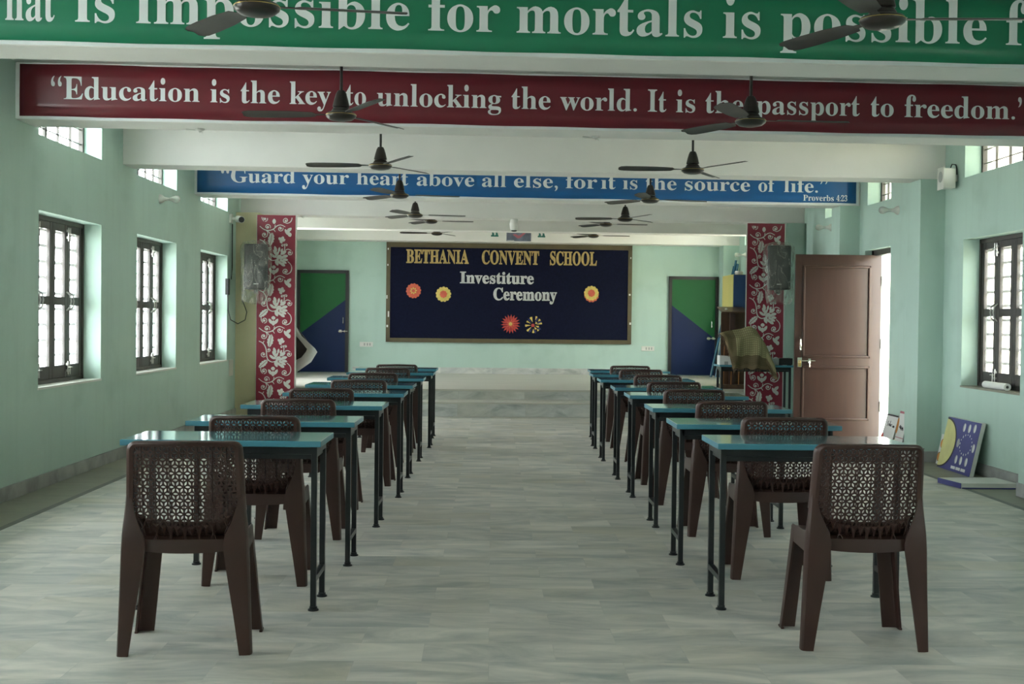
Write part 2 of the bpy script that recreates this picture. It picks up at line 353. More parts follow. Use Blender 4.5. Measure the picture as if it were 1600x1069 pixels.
# ------------------------------------------------------------------ mesh helpers
class MB:
    """collects shapes, then links them as one mesh object"""
    def __init__(s): s.v = []; s.f = []; s.mi = []
    def add(s, vs, fs, mi=0):
        o = len(s.v)
        s.v += [tuple(p) for p in vs]
        s.f += [tuple(i + o for i in f) for f in fs]
        s.mi += [mi] * len(fs)
        return s
    def box(s, x0, x1, y0, y1, z0, z1, mi=0):
        vs = [(x0, y0, z0), (x1, y0, z0), (x1, y1, z0), (x0, y1, z0), (x0, y0, z1), (x1, y0, z1), (x1, y1, z1), (x0, y1, z1)]
        return s.add(vs, [(3, 2, 1, 0), (4, 5, 6, 7), (0, 1, 5, 4), (1, 2, 6, 5), (2, 3, 7, 6), (3, 0, 4, 7)], mi)
    def bar(s, p, q, w, h=None, up=(0, 0, 1), mi=0):
        h = h or w
        p, q = Vector(p), Vector(q)
        d = (q - p).normalized()
        u = Vector(up)
        if abs(d.dot(u)) > 0.98: u = Vector((0, 1, 0))
        a = d.cross(u).normalized(); b = a.cross(d)
        vs = []
        for c in (p, q):
            for i, j in ((-1, -1), (1, -1), (1, 1), (-1, 1)):
                vs.append(c + a * (i * w / 2) + b * (j * h / 2))
        return s.add(vs, [(3, 2, 1, 0), (4, 5, 6, 7), (0, 1, 5, 4), (1, 2, 6, 5), (2, 3, 7, 6), (3, 0, 4, 7)], mi)
    def tube(s, pts, r, n=10, mi=0, caps=True):
        pts = [Vector(p) for p in pts]
        rs = r if isinstance(r, (list, tuple)) else [r] * len(pts)
        rings = []
        ref = Vector((0, 0, 1))
        for i, p in enumerate(pts):
            d = (pts[min(i + 1, len(pts) - 1)] - pts[max(i - 1, 0)]).normalized()
            u = ref if abs(d.dot(ref)) < 0.95 else Vector((1, 0, 0))
            a = d.cross(u).normalized(); b = a.cross(d)
            rings.append([p + (a * math.cos(2 * PI * k / n) + b * math.sin(2 * PI * k / n)) * rs[i] for k in range(n)])
        return s.loft(rings, mi, caps)
    def loft(s, rings, mi=0, caps=True, closed=True):
        n = len(rings[0])
        vs = [p for r in rings for p in r]
        fs = []
        for i in range(len(rings) - 1):
            for k in range(n if closed else n - 1):
                a, b = i * n + k, i * n + (k + 1) % n
                fs.append((a, b, b + n, a + n))
        if caps:
            fs.append(tuple(reversed(range(n)))); fs.append(tuple(range((len(rings) - 1) * n, len(rings) * n)))
        return s.add(vs, fs, mi)
    def lathe(s, prof, c=(0, 0, 0), n=24, axis='z', mi=0):
        rings = []
        for r, h in prof:
            ring = []
            for k in range(n):
                a, b = r * math.cos(2 * PI * k / n), r * math.sin(2 * PI * k / n)
                p = {'z': (a, b, h), 'x': (h, a, b), 'y': (b, h, a)}[axis]
                ring.append((c[0] + p[0], c[1] + p[1], c[2] + p[2]))
            rings.append(ring)
        return s.loft(rings, mi)
    def poly(s, pts, mi=0): return s.add(pts, [tuple(range(len(pts)))], mi)
    def prism(s, pts2, f, d0, d1, mi=0):
        """outline pts2 mapped through f(a, b, d) at two depths"""
        n = len(pts2)
        vs = [f(a, b, d0) for a, b in pts2] + [f(a, b, d1) for a, b in pts2]
        fs = [tuple(reversed(range(n))), tuple(range(n, 2 * n))] + [(k, (k + 1) % n, (k + 1) % n + n, k + n) for k in range(n)]
        return s.add(vs, fs, mi)
    def xf(s, fn): s.v = [tuple(fn(*p)) for p in s.v]; return s
    def skew(s): return s.xf(lambda x, y, z: (x, y + SK * x, z))
    def build(s, name, mats, parent=None, smooth=False, bevel=0.0):
        me = bpy.data.meshes.new(name)
        me.from_pydata(s.v, [], s.f)
        mats = mats if isinstance(mats, (list, tuple)) else [mats]
        for m in mats: me.materials.append(m)
        if len(mats) > 1: me.polygons.foreach_set('material_index', s.mi)
        b = bmesh.new(); b.from_mesh(me)
        bmesh.ops.recalc_face_normals(b, faces=b.faces)
        if bevel:
            es = [e for e in b.edges if len(e.link_faces) == 2 and e.calc_face_angle(0) > 0.6]
            bmesh.ops.bevel(b, geom=es, offset=bevel, segments=2, profile=0.6, affect='EDGES', clamp_overlap=True)
        b.to_mesh(me); b.free()
        if smooth:
            me.polygons.foreach_set('use_smooth', [True] * len(me.polygons))
            try: me.set_sharp_from_angle(angle=math.radians(38))
            except Exception: pass
        me.update()
        o = bpy.data.objects.new(name, me)
        COL.objects.link(o)
        if parent: o.parent = parent
        return o

def thing(name, label, cat, loc=(0, 0, 0), rz=0.0, group=None):
    o = bpy.data.objects.new(name, None)
    COL.objects.link(o)
    o.empty_display_size = 0.1
    o.location = loc; o.rotation_euler = (0, 0, rz)
    return tag(o, label, cat, group)
def tag(o, label, cat, group=None):
    o['label'] = label; o['category'] = cat
    if group: o['group'] = group
    return o
def struct(o, label=None):
    o['kind'] = 'structure'
    if label: o['label'] = label
    return o
def s_empty(name, label=None):
    o = bpy.data.objects.new(name, None); COL.objects.link(o); o.empty_display_size = 0.1
    return struct(o, label)
def dup(root, loc, rz, label, group=None):
    def cp(o, parent):
        c = o.copy(); COL.objects.link(c)
        if parent: c.parent = parent
        for ch in list(o.children): cp(ch, c)
        return c
    r = cp(root, None)
    r.location = loc; r.rotation_euler = (0, 0, rz); r['label'] = label
    if group: r['group'] = group
    return r

# ------------------------------------------------------------------ the shell
def wall_boxes(mb, x0, x1, y0, y1, z0, z1, holes):
    ys = sorted({y0, y1, *[h[0] for h in holes], *[h[1] for h in holes]})
    for a, b in zip(ys[:-1], ys[1:]):
        cuts = sorted([(h[2], h[3]) for h in holes if h[0] <= a + 1e-6 and h[1] >= b - 1e-6])
        z = z0
        for c, d in cuts:
            if c > z + 1e-6: mb.box(x0, x1, a, b, z, c)
            z = d
        if z1 > z + 1e-6: mb.box(x0, x1, a, b, z, z1)
    return mb

YS = 15.9       # the hall walls end here, the stage is a little wider
holesL = [(a, b, ZW0, ZW1) for a, b in WINL] + [(a, b, ZK0, ZK1) for a, b in WINL]
struct(wall_boxes(MB(), XL - WT, XL, YN, YS, 0, ZC, holesL).build('wall_left', m_wall))
holesR = [(a, b, ZW0, ZW1) for a, b in WINR] + [(a, b, ZK0, ZK1) for a, b in WINR] + [DOOR, (12.76, 13.56, 2.6, 2.95), (14.45, 15.3, 2.6, 2.95)]
struct(wall_boxes(MB(), XW, XW + WT, YN, YS + 0.3, 0, ZC, holesR).build('wall_right', m_wall))
# stage side walls
struct(wall_boxes(MB(), -3.56 - WT, -3.56, YS - 0.1, 21.6, 0, ZC, [(17.6, 19.0, 1.1, 2.4)]).build('wall_stage_left', m_wall))
struct(wall_boxes(MB(), 4.30, 4.30 + WT, YS + 0.3, 21.9, 0, ZC, [(19.2, 20.75, 2.6, 2.93), (18.8, 20.2, 1.1, 2.4)]).build('wall_stage_right', m_wall))
# end wall
struct(MB().box(-3.8, 4.6, YB, YB + 0.2, 0, ZC).skew().build('wall_back', m_wall))
# wall behind the camera
struct(MB().box(XL - WT, XW + WT, YN - 0.24, YN, 0, ZC).build('wall_front', m_wall))
struct(MB().box(-3.9, 4.7, YN - 0.3, 22.2, ZC, ZC + 0.15).build('ceiling', m_ceil))
# floor: marble field, dark inlay line, beige margin
XI, XJ = -2.88, 3.68
struct(MB().box(XI, XJ, YN - 0.3, 17, -0.12, 0).build('floor', m_floor))
b = MB(); b.box(XL - WT, XI - 0.05, YN - 0.3, 17, -0.12, 0); b.box(XJ + 0.05, XW + WT, YN - 0.3, 17, -0.12, 0)
struct(b.build('floor_margin', m_border))
b = MB(); b.box(XI - 0.05, XI, YN - 0.3, 17, -0.12, 0.0005); b.box(XJ, XJ + 0.05, YN - 0.3, 17, -0.12, 0.0005)
struct(b.build('floor_inlay', m_stripe))
# stage and its step
b = MB(); b.box(-3.6, 4.32, 16.58, YB, 0, ZS - 0.0); b.skew()
struct(b.build('floor_stage', m_stage))
b = MB(); b.box(-2.62, 3.75, 16.565, 16.58, 0.188, ZS - 0.022); b.box(-2.62, 3.75, 16.0, 16.015, 0, 0.168); b.skew()
struct(b.build('trim_risers', m_step))
b = MB(); b.box(-2.62, 3.75, 15.985, 16.58, 0.168, 0.188); b.box(-2.62, 3.75, 16.55, 16.6, ZS - 0.022, ZS + 0.0006); b.box(-2.62, 3.75, 16.015, 16.565, 0, 0.168); b.skew()
struct(b.build('trim_treads', m_stage))
# outdoors
struct(MB().box(-30, 30, -25, 45, -0.7, -0.5).build('ground', m_ground))
b = MB(); b.box(9.5, 9.8, -6, 34, -0.5, 3.2)
struct(b.build('wall_neighbour', m_cream))
# unseen slabs added outside both long walls to cut the skylight
struct(MB().box(XW + WT, 6.7, -6, 22.5, 3.15, 3.30).build('roof_light_block', m_white))  # added slab out of view, weakens daylight through the right windows
struct(MB().box(XL - WT - 0.85, XL - WT, YN, YS, 2.20, 2.28).build('trim_light_block', m_white))  # added overhang out of view, keeps steep skylight off the left floor

# skirting boards
b = MB(); b.box(XL, XL + 0.018, YN, 15.72, 0, 0.098)
struct(b.build('baseboard_left', m_base))
b = MB()
prev = YN
PILR = [(y0 + SK * 4.05, y0 + SK * 4.05 + (0.24 if y0 == 8.62 else BT)) for y0 in BEAMS[:7]]
for a, c in PILR:
    if a > DOOR[1] or c < DOOR[0]:
        if prev < DOOR[0] < a:
            b.box(XW - 0.018, XW, prev, DOOR[0], 0, 0.1)
        else:
            b.box(XW - 0.018, XW, prev, a, 0, 0.1)
    b.box(XW - 0.25, XW - 0.23 + 0.23, a - 0.016, a, 0, 0.1)
    b.box(XW - 0.246, XW - 0.23, a, c, 0, 0.1)
    prev = c
struct(b.build('baseboard_right', m_base))
b = MB(); b.box(-2.44, 3.08, YB - 0.02, YB, ZS, ZS + 0.107); b.box(3.98, 4.3, YB - 0.36, YB - 0.34, ZS, ZS + 0.107); b.skew()
struct(b.build('baseboard_back', m_step))
# right hand columns, one under each beam
for i, (a, c) in enumerate(PILR):
    o = MB().box(XW - 0.23, XW, a, c, 0, ZB).build('column', m_wall)
    struct(o)
struct(MB().box(4.02, 4.3, 21.02, YB, ZS, ZB).skew().build('column', m_wall))
# yellow column at the stage, left, and green one, right
struct(MB().box(-3.45, -3.02, 15.85, 16.3, 0, ZB).skew().build('column', m_yellow))
struct(MB().box(3.72, 4.3, 16.16, 16.47, 0, ZB).skew().build('column', m_wall))
# cross beams
for i, y0 in enumerate(BEAMS):
    x1 = XW if i < 7 else 4.3
    x0 = XL if i < 7 else -3.56
    y1 = y0 + BT if i < 8 else YB
    b = MB().box(x0, x1, y0, y1, ZB, ZC)
    b.skew()
    o = struct(b.build('beam', m_white, bevel=0.008))

# ------------------------------------------------------------------ windows
def wmap(side):
    if side == 'L': return lambda u, n, z: (XL - n, u, z)
    return lambda u, n, z: (XW + n, u, z)
win_no = [0]
def shuttered_window(side, y0, y1, detailed, leaves=4):
    win_no[0] += 1
    f = wmap(side)
    root = s_empty('window_%d' % win_no[0])
    def put(mb, name, m, parent, **k): return mb.xf(f).build(name, m, parent, **k)
    n0 = 0.145                                            # leaves sit deep in the wall
    b = MB(); t = 0.035
    b.box(y0, y1, n0, n0 + 0.06, ZW1 - t, ZW1); b.box(y0, y1, n0, n0 + 0.06, ZW0, ZW0 + t)
    b.box(y0, y0 + t, n0, n0 + 0.06, ZW0, ZW1); b.box(y1 - t, y1, n0, n0 + 0.06, ZW0, ZW1)
    put(b, 'window_frame', m_frame, root)
    b = MB().box(y0 - 0.01, y1 + 0.01, -0.006, n0, ZW0 - 0.012, ZW0 + 0.004)
    put(b, 'window_sill', m_plast if side == 'L' else m_border, root)
    if side == 'L' or True:
        b = MB()
        for k in range(10):
            z = ZW0 + 0.09 + k * 0.124
            b.box(y0, y1, n0 + 0.075, n0 + 0.085, z - 0.012, z + 0.012)
        put(b, 'grill_bar', m_grill, root)
    w = (y1 - y0 - 2 * t) / leaves
    for k in range(leaves):
        a = y0 + t + k * w
        c = a + w
        b = MB(); st = 0.060; th = 0.032
        z0, z1 = ZW0 + t, ZW1 - t
        zm = z0 + (z1 - z0) * 0.50
        b.box(a + 0.002, a + st, n0 + 0.008, n0 + 0.008 + th, z0, z1); b.box(c - st, c - 0.002, n0 + 0.008, n0 + 0.008 + th, z0, z1)
        b.box(a + st, c - st, n0 + 0.010, n0 + 0.006 + th, z1 - 0.06, z1)
        b.box(a + st, c - st, n0 + 0.010, n0 + 0.006 + th, z0, z0 + 0.10)
        b.box(a + st, c - st, n0 + 0.010, n0 + 0.006 + th, zm - 0.033, zm + 0.033)
        leaf = put(b, 'shutter', m_shutter, root, bevel=0.003 if detailed else 0)
        b = MB()
        b.box(a + st, c - st, n0 + 0.022, n0 + 0.026, z0 + 0.1, zm - 0.033)
        b.box(a + st, c - st, n0 + 0.022, n0 + 0.026, zm + 0.033, z1 - 0.06)
        put(b, 'pane', m_pane, leaf)
        if detailed:
            e = c if k in (0, 2) else a
            sg = -1 if k in (0, 2) else 1
            b = MB()
            for zz in (z0 + 0.02, z1 - 0.13):
                b.tube([(e + sg * 0.022, n0 - 0.006, zz), (e + sg * 0.022, n0 - 0.006, zz + 0.11)], 0.006, 6)
                b.box(e + sg * 0.022 - 0.012, e + sg * 0.022 + 0.012, n0 - 0.004, n0 + 0.008, zz + 0.02, zz + 0.04)
                b.box(e + sg * 0.022 - 0.012, e + sg * 0.022 + 0.012, n0 - 0.004, n0 + 0.008, zz + 0.075, zz + 0.095)
                b.tube([(e + sg * 0.022, n0 - 0.006, zz + 0.06), (e + sg * 0.022, n0 - 0.03, zz + 0.06)], 0.005, 6)
            put(b, 'tower_bolt', m_steel, leaf)
            b = MB().tube([(e + sg * 0.03, n0 + 0.005, zm - 0.075), (e + sg * 0.03, n0 - 0.028, zm - 0.045), (e + sg * 0.03, n0 - 0.034, zm), (e + sg * 0.03, n0 - 0.028, zm + 0.045), (e + sg * 0.03, n0 + 0.005, zm + 0.075)], 0.007, 8)
            put(b, 'handle', m_steel, leaf, smooth=True)
    return root

def clerestory(side, y0, y1, z0=ZK0, z1=ZK1, f=None, cols=5, mullion=None):
    win_no[0] += 1
    f = f or wmap(side)
    root = s_empty('window_%d' % win_no[0])
    n0 = 0.15; t = 0.03
    b = MB()
    b.box(y0, y1, n0, n0 + 0.04, z1 - t, z1); b.box(y0, y1, n0, n0 + 0.04, z0, z0 + t)
    b.box(y0, y0 + t, n0, n0 + 0.04, z0, z1); b.box(y1 - t, y1, n0, n0 + 0.04, z0, z1)
    b.xf(f).build('window_frame', m_frame, root)
    b = MB()
    for k in range(1, cols):
        y = y0 + (y1 - y0) * k / cols
        tt = 0.022 if k == cols // 2 else 0.004
        b.box(y - tt, y + tt, n0 + 0.008, n0 + 0.03, z0 + t, z1 - t)
    b.xf(f).build('mullion', m_frame, root)
    b = MB()
    for k in (1, 2):
        z = z0 + (z1 - z0) * k / 3
        b.box(y0 + t, y1 - t, n0 + 0.012, n0 + 0.026, z - 0.004, z + 0.004)
    b.xf(f).build('glazing_bar', m_frame, root)
    MB().box(y0 + t, y1 - t, n0 + 0.034, n0 + 0.037, z0 + t, z1 - t).xf(f).build('pane', m_pane, root)
    return root

for i, (a, c) in enumerate(WINL): shuttered_window('L', a, c, i >= 5)
for i, (a, c) in enumerate(WINR): shuttered_window('R', a, c, i >= 3)
for a, c in WINL: clerestory('L', a, c)
for a, c in WINR: clerestory('R', a, c)
clerestory('R', 12.76, 13.56, 2.6, 2.95, cols=4)
clerestory('R', 14.45, 15.3, 2.6, 2.95, cols=4)
clerestory('R', 19.2, 20.75, 2.6, 2.93, f=lambda u, n, z: (4.30 + n, u, z))

# ------------------------------------------------------------------ lettering
def bold(s):
    o = ''
    for ch in s:
        if 'A' <= ch <= 'Z': o += chr(0x1D400 + ord(ch) - 65)
        elif 'a' <= ch <= 'z': o += chr(0x1D41A + ord(ch) - 97)
        elif '0' <= ch <= '9': o += chr(0x1D7CE + ord(ch) - 48)
        else: o += ch
    return o
def glyphs(word, offset=0.0):
    cu = bpy.data.curves.new('lettering', 'FONT')
    cu.body = bold(word); cu.size = 1.0; cu.resolution_u = 4; cu.offset = offset
    ob = bpy.data.objects.new('lettering', cu); COL.objects.link(ob)
    dg = bpy.context.evaluated_depsgraph_get()
    me = bpy.data.meshes.new_from_object(ob.evaluated_get(dg))
    vs = [(v.co.x, v.co.y) for v in me.vertices]; fs = [tuple(p.vertices) for p in me.polygons]
    bpy.data.objects.remove(ob); bpy.data.curves.remove(cu); bpy.data.meshes.remove(me)
    return vs, fs
_e = glyphs('E')[0]
CAP = max(p[1] for p in _e)
XH = max(p[1] for p in glyphs('x')[0])
def write(words, zbase, cap, ypos, xh_ratio=None, offset=0.0):
    """words = (text, x0, x1): each word set between two places along the wall"""
    mb = MB()
    for w, x0, x1 in words:
        vs, fs = glyphs(w, offset)
        lo, hi = min(p[0] for p in vs), max(p[0] for p in vs)
        def zz(t):
            t /= CAP
            if xh_ratio and t > 0:
                k = XH / CAP
                t = t * xh_ratio / k if t < k else xh_ratio + (t - k) * (1 - xh_ratio) / (1 - k)
            return t * cap
        mb.add([(x0 + (p[0] - lo) / (hi - lo) * (x1 - x0), ypos, zbase + zz(p[1])) for p in vs], fs)
    return mb

W_GREEN = [('What', -2.62, -2.209), ('is', -2.109, -1.913), ('impossible', -1.808, -0.439), ('for', -0.344, 0.022), ('mortals', 0.107, 1.067), ('is', 1.174, 1.371), ('possible', 1.475, 2.569), ('for', 2.672, 3.047)]
W_RED = [('“Education', -3.067, -2.054), ('is', -1.98, -1.847), ('the', -1.772, -1.501), ('key', -1.434, -1.148), ('to', -1.045, -0.903), ('unlocking', -0.827, 0.045), ('the', 0.117, 0.394), ('world.', 0.462, 1.009), ('It', 1.087, 1.22), ('is', 1.289, 1.427), ('the', 1.5, 1.773), ('passport', 1.87, 2.618), ('to', 2.698, 2.866), ('freedom.”', 2.946, 3.857)]
W_BLUE = [('“Guard', -3.02, -2.207), ('your', -2.129, -1.614), ('heart', -1.529, -0.955), ('above', -0.862, -0.22), ('all', -0.134, 0.135), ('else,', 0.225, 0.718), ('for', 0.808, 1.162), ('it', 1.205, 1.372), ('is', 1.452, 1.619), ('the', 1.713, 2.063), ('source', 2.158, 2.904), ('of', 3.0, 3.198), ('life.”', 3.294, 3.80)]
def banner(label, y0, x0, x1, z0, z1, m, words, zbase, cap, extra=(), ratio=0.57):
    root = thing('banner', label, 'banner', (0, 0, 0), group=None)
    b = MB()
    # the sheet, gently wavy along its edges
    n = 60; rows = 4
    vs = []; fs = []
    for i in range(n + 1):
        x = x0 + (x1 - x0) * i / n
        for j in range(rows + 1):
            z = z0 + (z1 - z0) * j / rows
            e = 0.0018 * math.sin(i * 0.9 + j) + 0.0012 * math.sin(i * 0.37)
            zz = z + (e if j in (0, rows) else 0)
            vs.append((x, y0 - 0.010 - 0.002 * math.sin(i * 0.55 + j * 1.3), zz))
    for i in range(n):
        for j in range(rows):
            a = i * (rows + 1) + j
            fs.append((a, a + rows + 1, a + rows + 2, a + 1))
    b.add(vs, fs)
    b.skew(); o = b.build('banner_sheet', m, root, smooth=True)
    md = o.modifiers.new('thickness', 'SOLIDIFY'); md.thickness = 0.002
    # pale hem behind the sheet
    MB().box(x0 - 0.03, x1 + 0.03, y0 - 0.006, y0 - 0.001, z0 - 0.018, z1 + 0.008).skew().build('banner_hem', m_letter, root)
    for w in words: write([w], zbase, cap, y0 - 0.0155, ratio).skew().build('lettering', m_letter, root)
    for w in extra: write([w], 2.672, 0.066, y0 - 0.0155).skew().build('lettering', m_letter, root)
    return root
banner('green banner with big white words about mortals, on the nearest beam', 6.26, XL + 0.03, XW - 0.03, 2.645, 2.995, m_green, W_GREEN, 2.744, 0.230)
banner('maroon banner with the white education quote across the second beam', 8.62, XL + 0.03, XW - 0.03, 2.645, 3.005, m_red, W_RED, 2.766, 0.157)
banner('blue banner with the white guard your heart verse, beyond the white beam', 13.67, XL + 0.03, XW - 0.05, 2.650, 3.0, m_blue, W_BLUE, 2.766, 0.205, [('Proverbs', 3.517, 3.871), ('4:23', 3.901, 4.027)], 0.48)

# ------------------------------------------------------------------ plastic chairs
def bsurf(x, z):
    t = (z - 0.43) / 0.38
    y = -0.178 - 0.062 * t + 0.036 * (x / 0.2) ** 2
    if z < 0.52: y += 0.035 * ((0.52 - z) / 0.09) ** 2
    return y

def rim_path():
    outer, inner = [], []
    side = [(0.221, 0.55), (0.2185, 0.60), (0.216, 0.66), (0.214, 0.72), (0.212, 0.772)]
    for x, z in side:
        outer.append((x, z)); inner.append((x - 0.028, min(z, 0.772)))
    for k in range(1, 7):
        a = k / 6 * PI / 2
        outer.append((0.212 - 0.036 + 0.036 * math.cos(a), 0.772 + 0.036 * math.sin(a)))
        inner.append((0.184 - 0.02 + 0.02 * math.cos(a), 0.772 + 0.018 * math.sin(a)))
    for k in range(1, 7):
        t = k / 6
        x = 0.176 * (1 - t)
        outer.append((x, 0.808 + 0.004 * t)); inner.append((0.164 * (1 - t), 0.790 + 0.004 * t))
    left = lambda L: [(-x, z) for x, z in reversed(L[:-1])]
    return outer + left(outer), inner + left(inner)

def chair_parts(root):
    # frame of the backrest
    b = MB()
    out, inn = rim_path()
    rings = []
    for (xo, zo), (xi, zi) in zip(out, inn):
        yo, yi = bsurf(xo, zo), bsurf(xi, zi)
        xm, zm = (xo * 0.5 + xi * 0.5), (zo * 0.5 + zi * 0.5); ym = bsurf(xm, zm)
        rings.append([(xo, yo + 0.022, zo), (xo, yo - 0.004, zo), (xo * 0.8 + xi * 0.2, yo - 0.012, zo * 0.8 + zi * 0.2), (xm, ym - 0.014, zm), (xi, yi - 0.008, zi), (xi, yi + 0.010, zi), (xm, ym + 0.010, zm)])
    b.loft(rings)
    rim = b.build('backrest_frame', m_chair, root, smooth=True)
    # perforated lattice: petal shaped holes along every edge of a triangular grid
    b = MB()
    a = 0.0300; h = a * math.sqrt(3) / 2
    def inside(x, z):
        if z > 0.797 or z < 0.447: return False
        lim = 0.205
        if z < 0.53: lim = 0.205 - 0.115 * ((0.53 - z) / 0.083) ** 2.2
        return abs(x) < lim
    def tri(p, q, r):
        cx, cz = (p[0] + q[0] + r[0]) / 3, (p[1] + q[1] + r[1]) / 3
        if not inside(cx, cz): return
        pts = []
        for s, e in ((p, q), (q, r), (r, p)):
            mx, mz = (s[0] + e[0]) / 2, (s[1] + e[1]) / 2
            nx, nz = cx - mx, cz - mz; l = math.hypot(nx, nz); nx, nz = nx / l, nz / l
            for t, d in ((0.0, 0), (0.19, 0), (0.34, 0.0028), (0.5, 0.0040), (0.66, 0.0028), (0.81, 0)):
                pts.append((s[0] + (e[0] - s[0]) * t + nx * d, s[1] + (e[1] - s[1]) * t + nz * d))
        b.prism(pts, lambda x, z, d: (x, bsurf(x, z) + d, z), -0.004, 0.003)
    z0 = 0.430
    for j in range(14):
        for i in range(-8, 9):
            ox = (j % 2) * a / 2
            A = (i * a + ox, z0 + j * h); B = (i * a + a + ox, z0 + j * h)
            C = (i * a + a / 2 + ox, z0 + (j + 1) * h); D = (i * a + a * 1.5 + ox, z0 + (j + 1) * h)
            tri(A, B, C); tri(B, D, C)
    b.build('backrest', m_chair, root)
    # flutes down the back ending in crossed points
    b = MB()
    for k in range(-3, 4):
        x = k * 0.052
        zb = 0.452 + 0.03 * (abs(k) / 3) ** 3
        pts = [0.79, 0.72, 0.65, 0.58, 0.52, 0.48, zb]
        rings = []
        for z in pts:
            y = bsurf(x, z)
            w = 0.0022
            rings.append([(x - w, y - 0.001, z), (x, y - 0.0085, z), (x + w, y - 0.001, z)])
        z = zb - 0.030; y = bsurf(x, zb) - 0.016
        rings.append([(x - 0.0006, y, z), (x, y - 0.002, z), (x + 0.0006, y, z)])
        b.loft(rings)
        for sg in (-1, 1):
            p0 = Vector((x + sg * 0.022, bsurf(x + sg * 0.022, 0.50) - 0.006, 0.505 + 0.02 * (abs(k) / 3) ** 3))
            p1 = Vector((x, bsurf(x, zb) - 0.010, zb))
            p2 = Vector((x - sg * 0.013, bsurf(x, zb) - 0.016, zb - 0.030))
            b.tube([p0, p1, p2], [0.0026, 0.0028, 0.0008], 4)
    for k in range(-6, 7):
        x = k * 0.026
        zb = 0.486 + 0.040 * (abs(k) / 6) ** 3
        y = bsurf(x, zb)
        b.add([(x - 0.013, y - 0.004, zb), (x + 0.013, y - 0.004, zb), (x, y - 0.012, zb - 0.012), (x, bsurf(x, 0.45) - 0.020, zb - 0.052 + 0.012 * (k % 2))], [(0, 2, 3), (2, 1, 3), (0, 1, 2), (0, 3, 1)])
    b.build('backrest_rib', m_chair, root)
    # seat shell with aprons
    b = MB()
    nx, ny = 12, 12
    top, bot = [], []
    for j in range(ny + 1):
        t = j / ny
        y = -0.150 + 0.350 * t
        hw = 0.192 + 0.012 * t
        for i in range(nx + 1):
            u = -1 + 2 * i / nx
            z = 0.436 - 0.012 * math.sin(PI * min(1, max(0, t))) * (1 - u * u) - (0.026 * ((t - 0.85) / 0.15) ** 2 if t > 0.85 else 0)
            top.append((u * hw, y, z)); bot.append((u * hw, y, z - 0.008))
    N = (nx + 1) * (ny + 1)
    fs = []
    for j in range(ny):
        for i in range(nx):
            q = j * (nx + 1) + i
            fs.append((q, q + 1, q + nx + 2, q + nx + 1)); fs.append((q + N + nx + 1, q + N + nx + 2, q + N + 1, q + N))
    edge = [i for i in range(nx + 1)] + [j * (nx + 1) + nx for j in range(1, ny + 1)] + [ny * (nx + 1) + i for i in range(nx - 1, -1, -1)] + [j * (nx + 1) for j in range(ny - 1, 0, -1)]
    for k in range(len(edge)):
        p, q = edge[k], edge[(k + 1) % len(edge)]
        fs.append((p, p + N, q + N, q))
    b.add(top + bot, fs)
    for sg in (-1, 1):
        rings = []
        for t in (0, 0.25, 0.5, 0.75, 1.0):
            y = -0.170 + 0.355 * t
            x = sg * (0.226 - 0.018 * t)
            xi = sg * (0.186 + 0.014 * t)
            zt = 0.452 - 0.016 * t
            rings.append([(xi, y, zt - 0.006), (x - sg * 0.006, y, zt), (x, y, zt - 0.008), (x + sg * 0.002, y, 0.375 - 0.005 * t), (x - sg * 0.007, y, 0.375 - 0.005 * t), (x - sg * 0.009, y, zt - 0.016), (xi, y, zt - 0.014)])
        b.loft(rings)
    rings = []
    for k in range(13):
        u = -1 + 2 * k / 12
        x = u * 0.175
        y = -0.172 - 0.012 * (1 - u * u)
        zb = 0.394 - 0.010 * (1 - u * u)
        rings.append([(x, y, zb), (x, y + 0.010, zb), (x, y + 0.034, 0.438), (x, y + 0.026, 0.446), (x, y + 0.004, 0.436)])
    b.loft(rings)
    rings = []
    for k in range(13):
        u = -1 + 2 * k / 12
        x = u * 0.182
        rings.append([(x, -0.120, 0.434), (x, bsurf(x, 0.46) + 0.022, 0.452), (x, bsurf(x, 0.50) + 0.014, 0.500 + 0.02 * u * u), (x, bsurf(x, 0.50) + 0.020, 0.502 + 0.02 * u * u), (x, bsurf(x, 0.46) + 0.032, 0.458), (x, -0.115, 0.440)])
    b.loft(rings)
    rings = []
    for k in range(9):
        u = -1 + 2 * k / 8
        x = u * 0.16
        zb = 0.378 + 0.012 * (1 - u * u)
        rings.append([(x, 0.197, zb), (x, 0.188, zb), (x, 0.188, 0.42), (x, 0.199, 0.42)])
    b.loft(rings)
    b.build('seat', m_chair, root, smooth=True)
    # legs
    for sg in (-1, 1):
        b = MB(); rings = []
        for z, xo, xi, d in ((0.66, 0.2155, 0.207, 0.012), (0.60, 0.2190, 0.199, 0.026), (0.57, 0.221, 0.192, 0.030), (0.53, 0.224, 0.182, 0.038), (0.49, 0.228, 0.166, 0.048), (0.455, 0.231, 0.149, 0.054), (0.42, 0.233, 0.142, 0.056), (0.395, 0.2345, 0.144, 0.056), (0.30, 0.2375, 0.158, 0.054), (0.15, 0.243, 0.182, 0.049), (0.0, 0.249, 0.204, 0.044)):
            yb = -0.196 + 0.006 * (1 - z / 0.45) if z < 0.45 else -0.196 + 0.015 * min(1, (z - 0.45) / 0.13)
            rings.append([(sg * xi, yb, z), (sg * (xo - 0.020), yb, z), (sg * (xo - 0.006), yb + 0.004, z), (sg * xo, yb + 0.016, z), (sg * xo, yb + d, z), (sg * (xo - 0.008), yb + d, z), (sg * (xo - 0.010), yb + 0.018, z), (sg * (xo - 0.020), yb + 0.010, z), (sg * xi, yb + 0.009, z)])
        b.loft(rings)
        b.build('leg', m_chair, root, smooth=True)
        b = MB(); rings = []
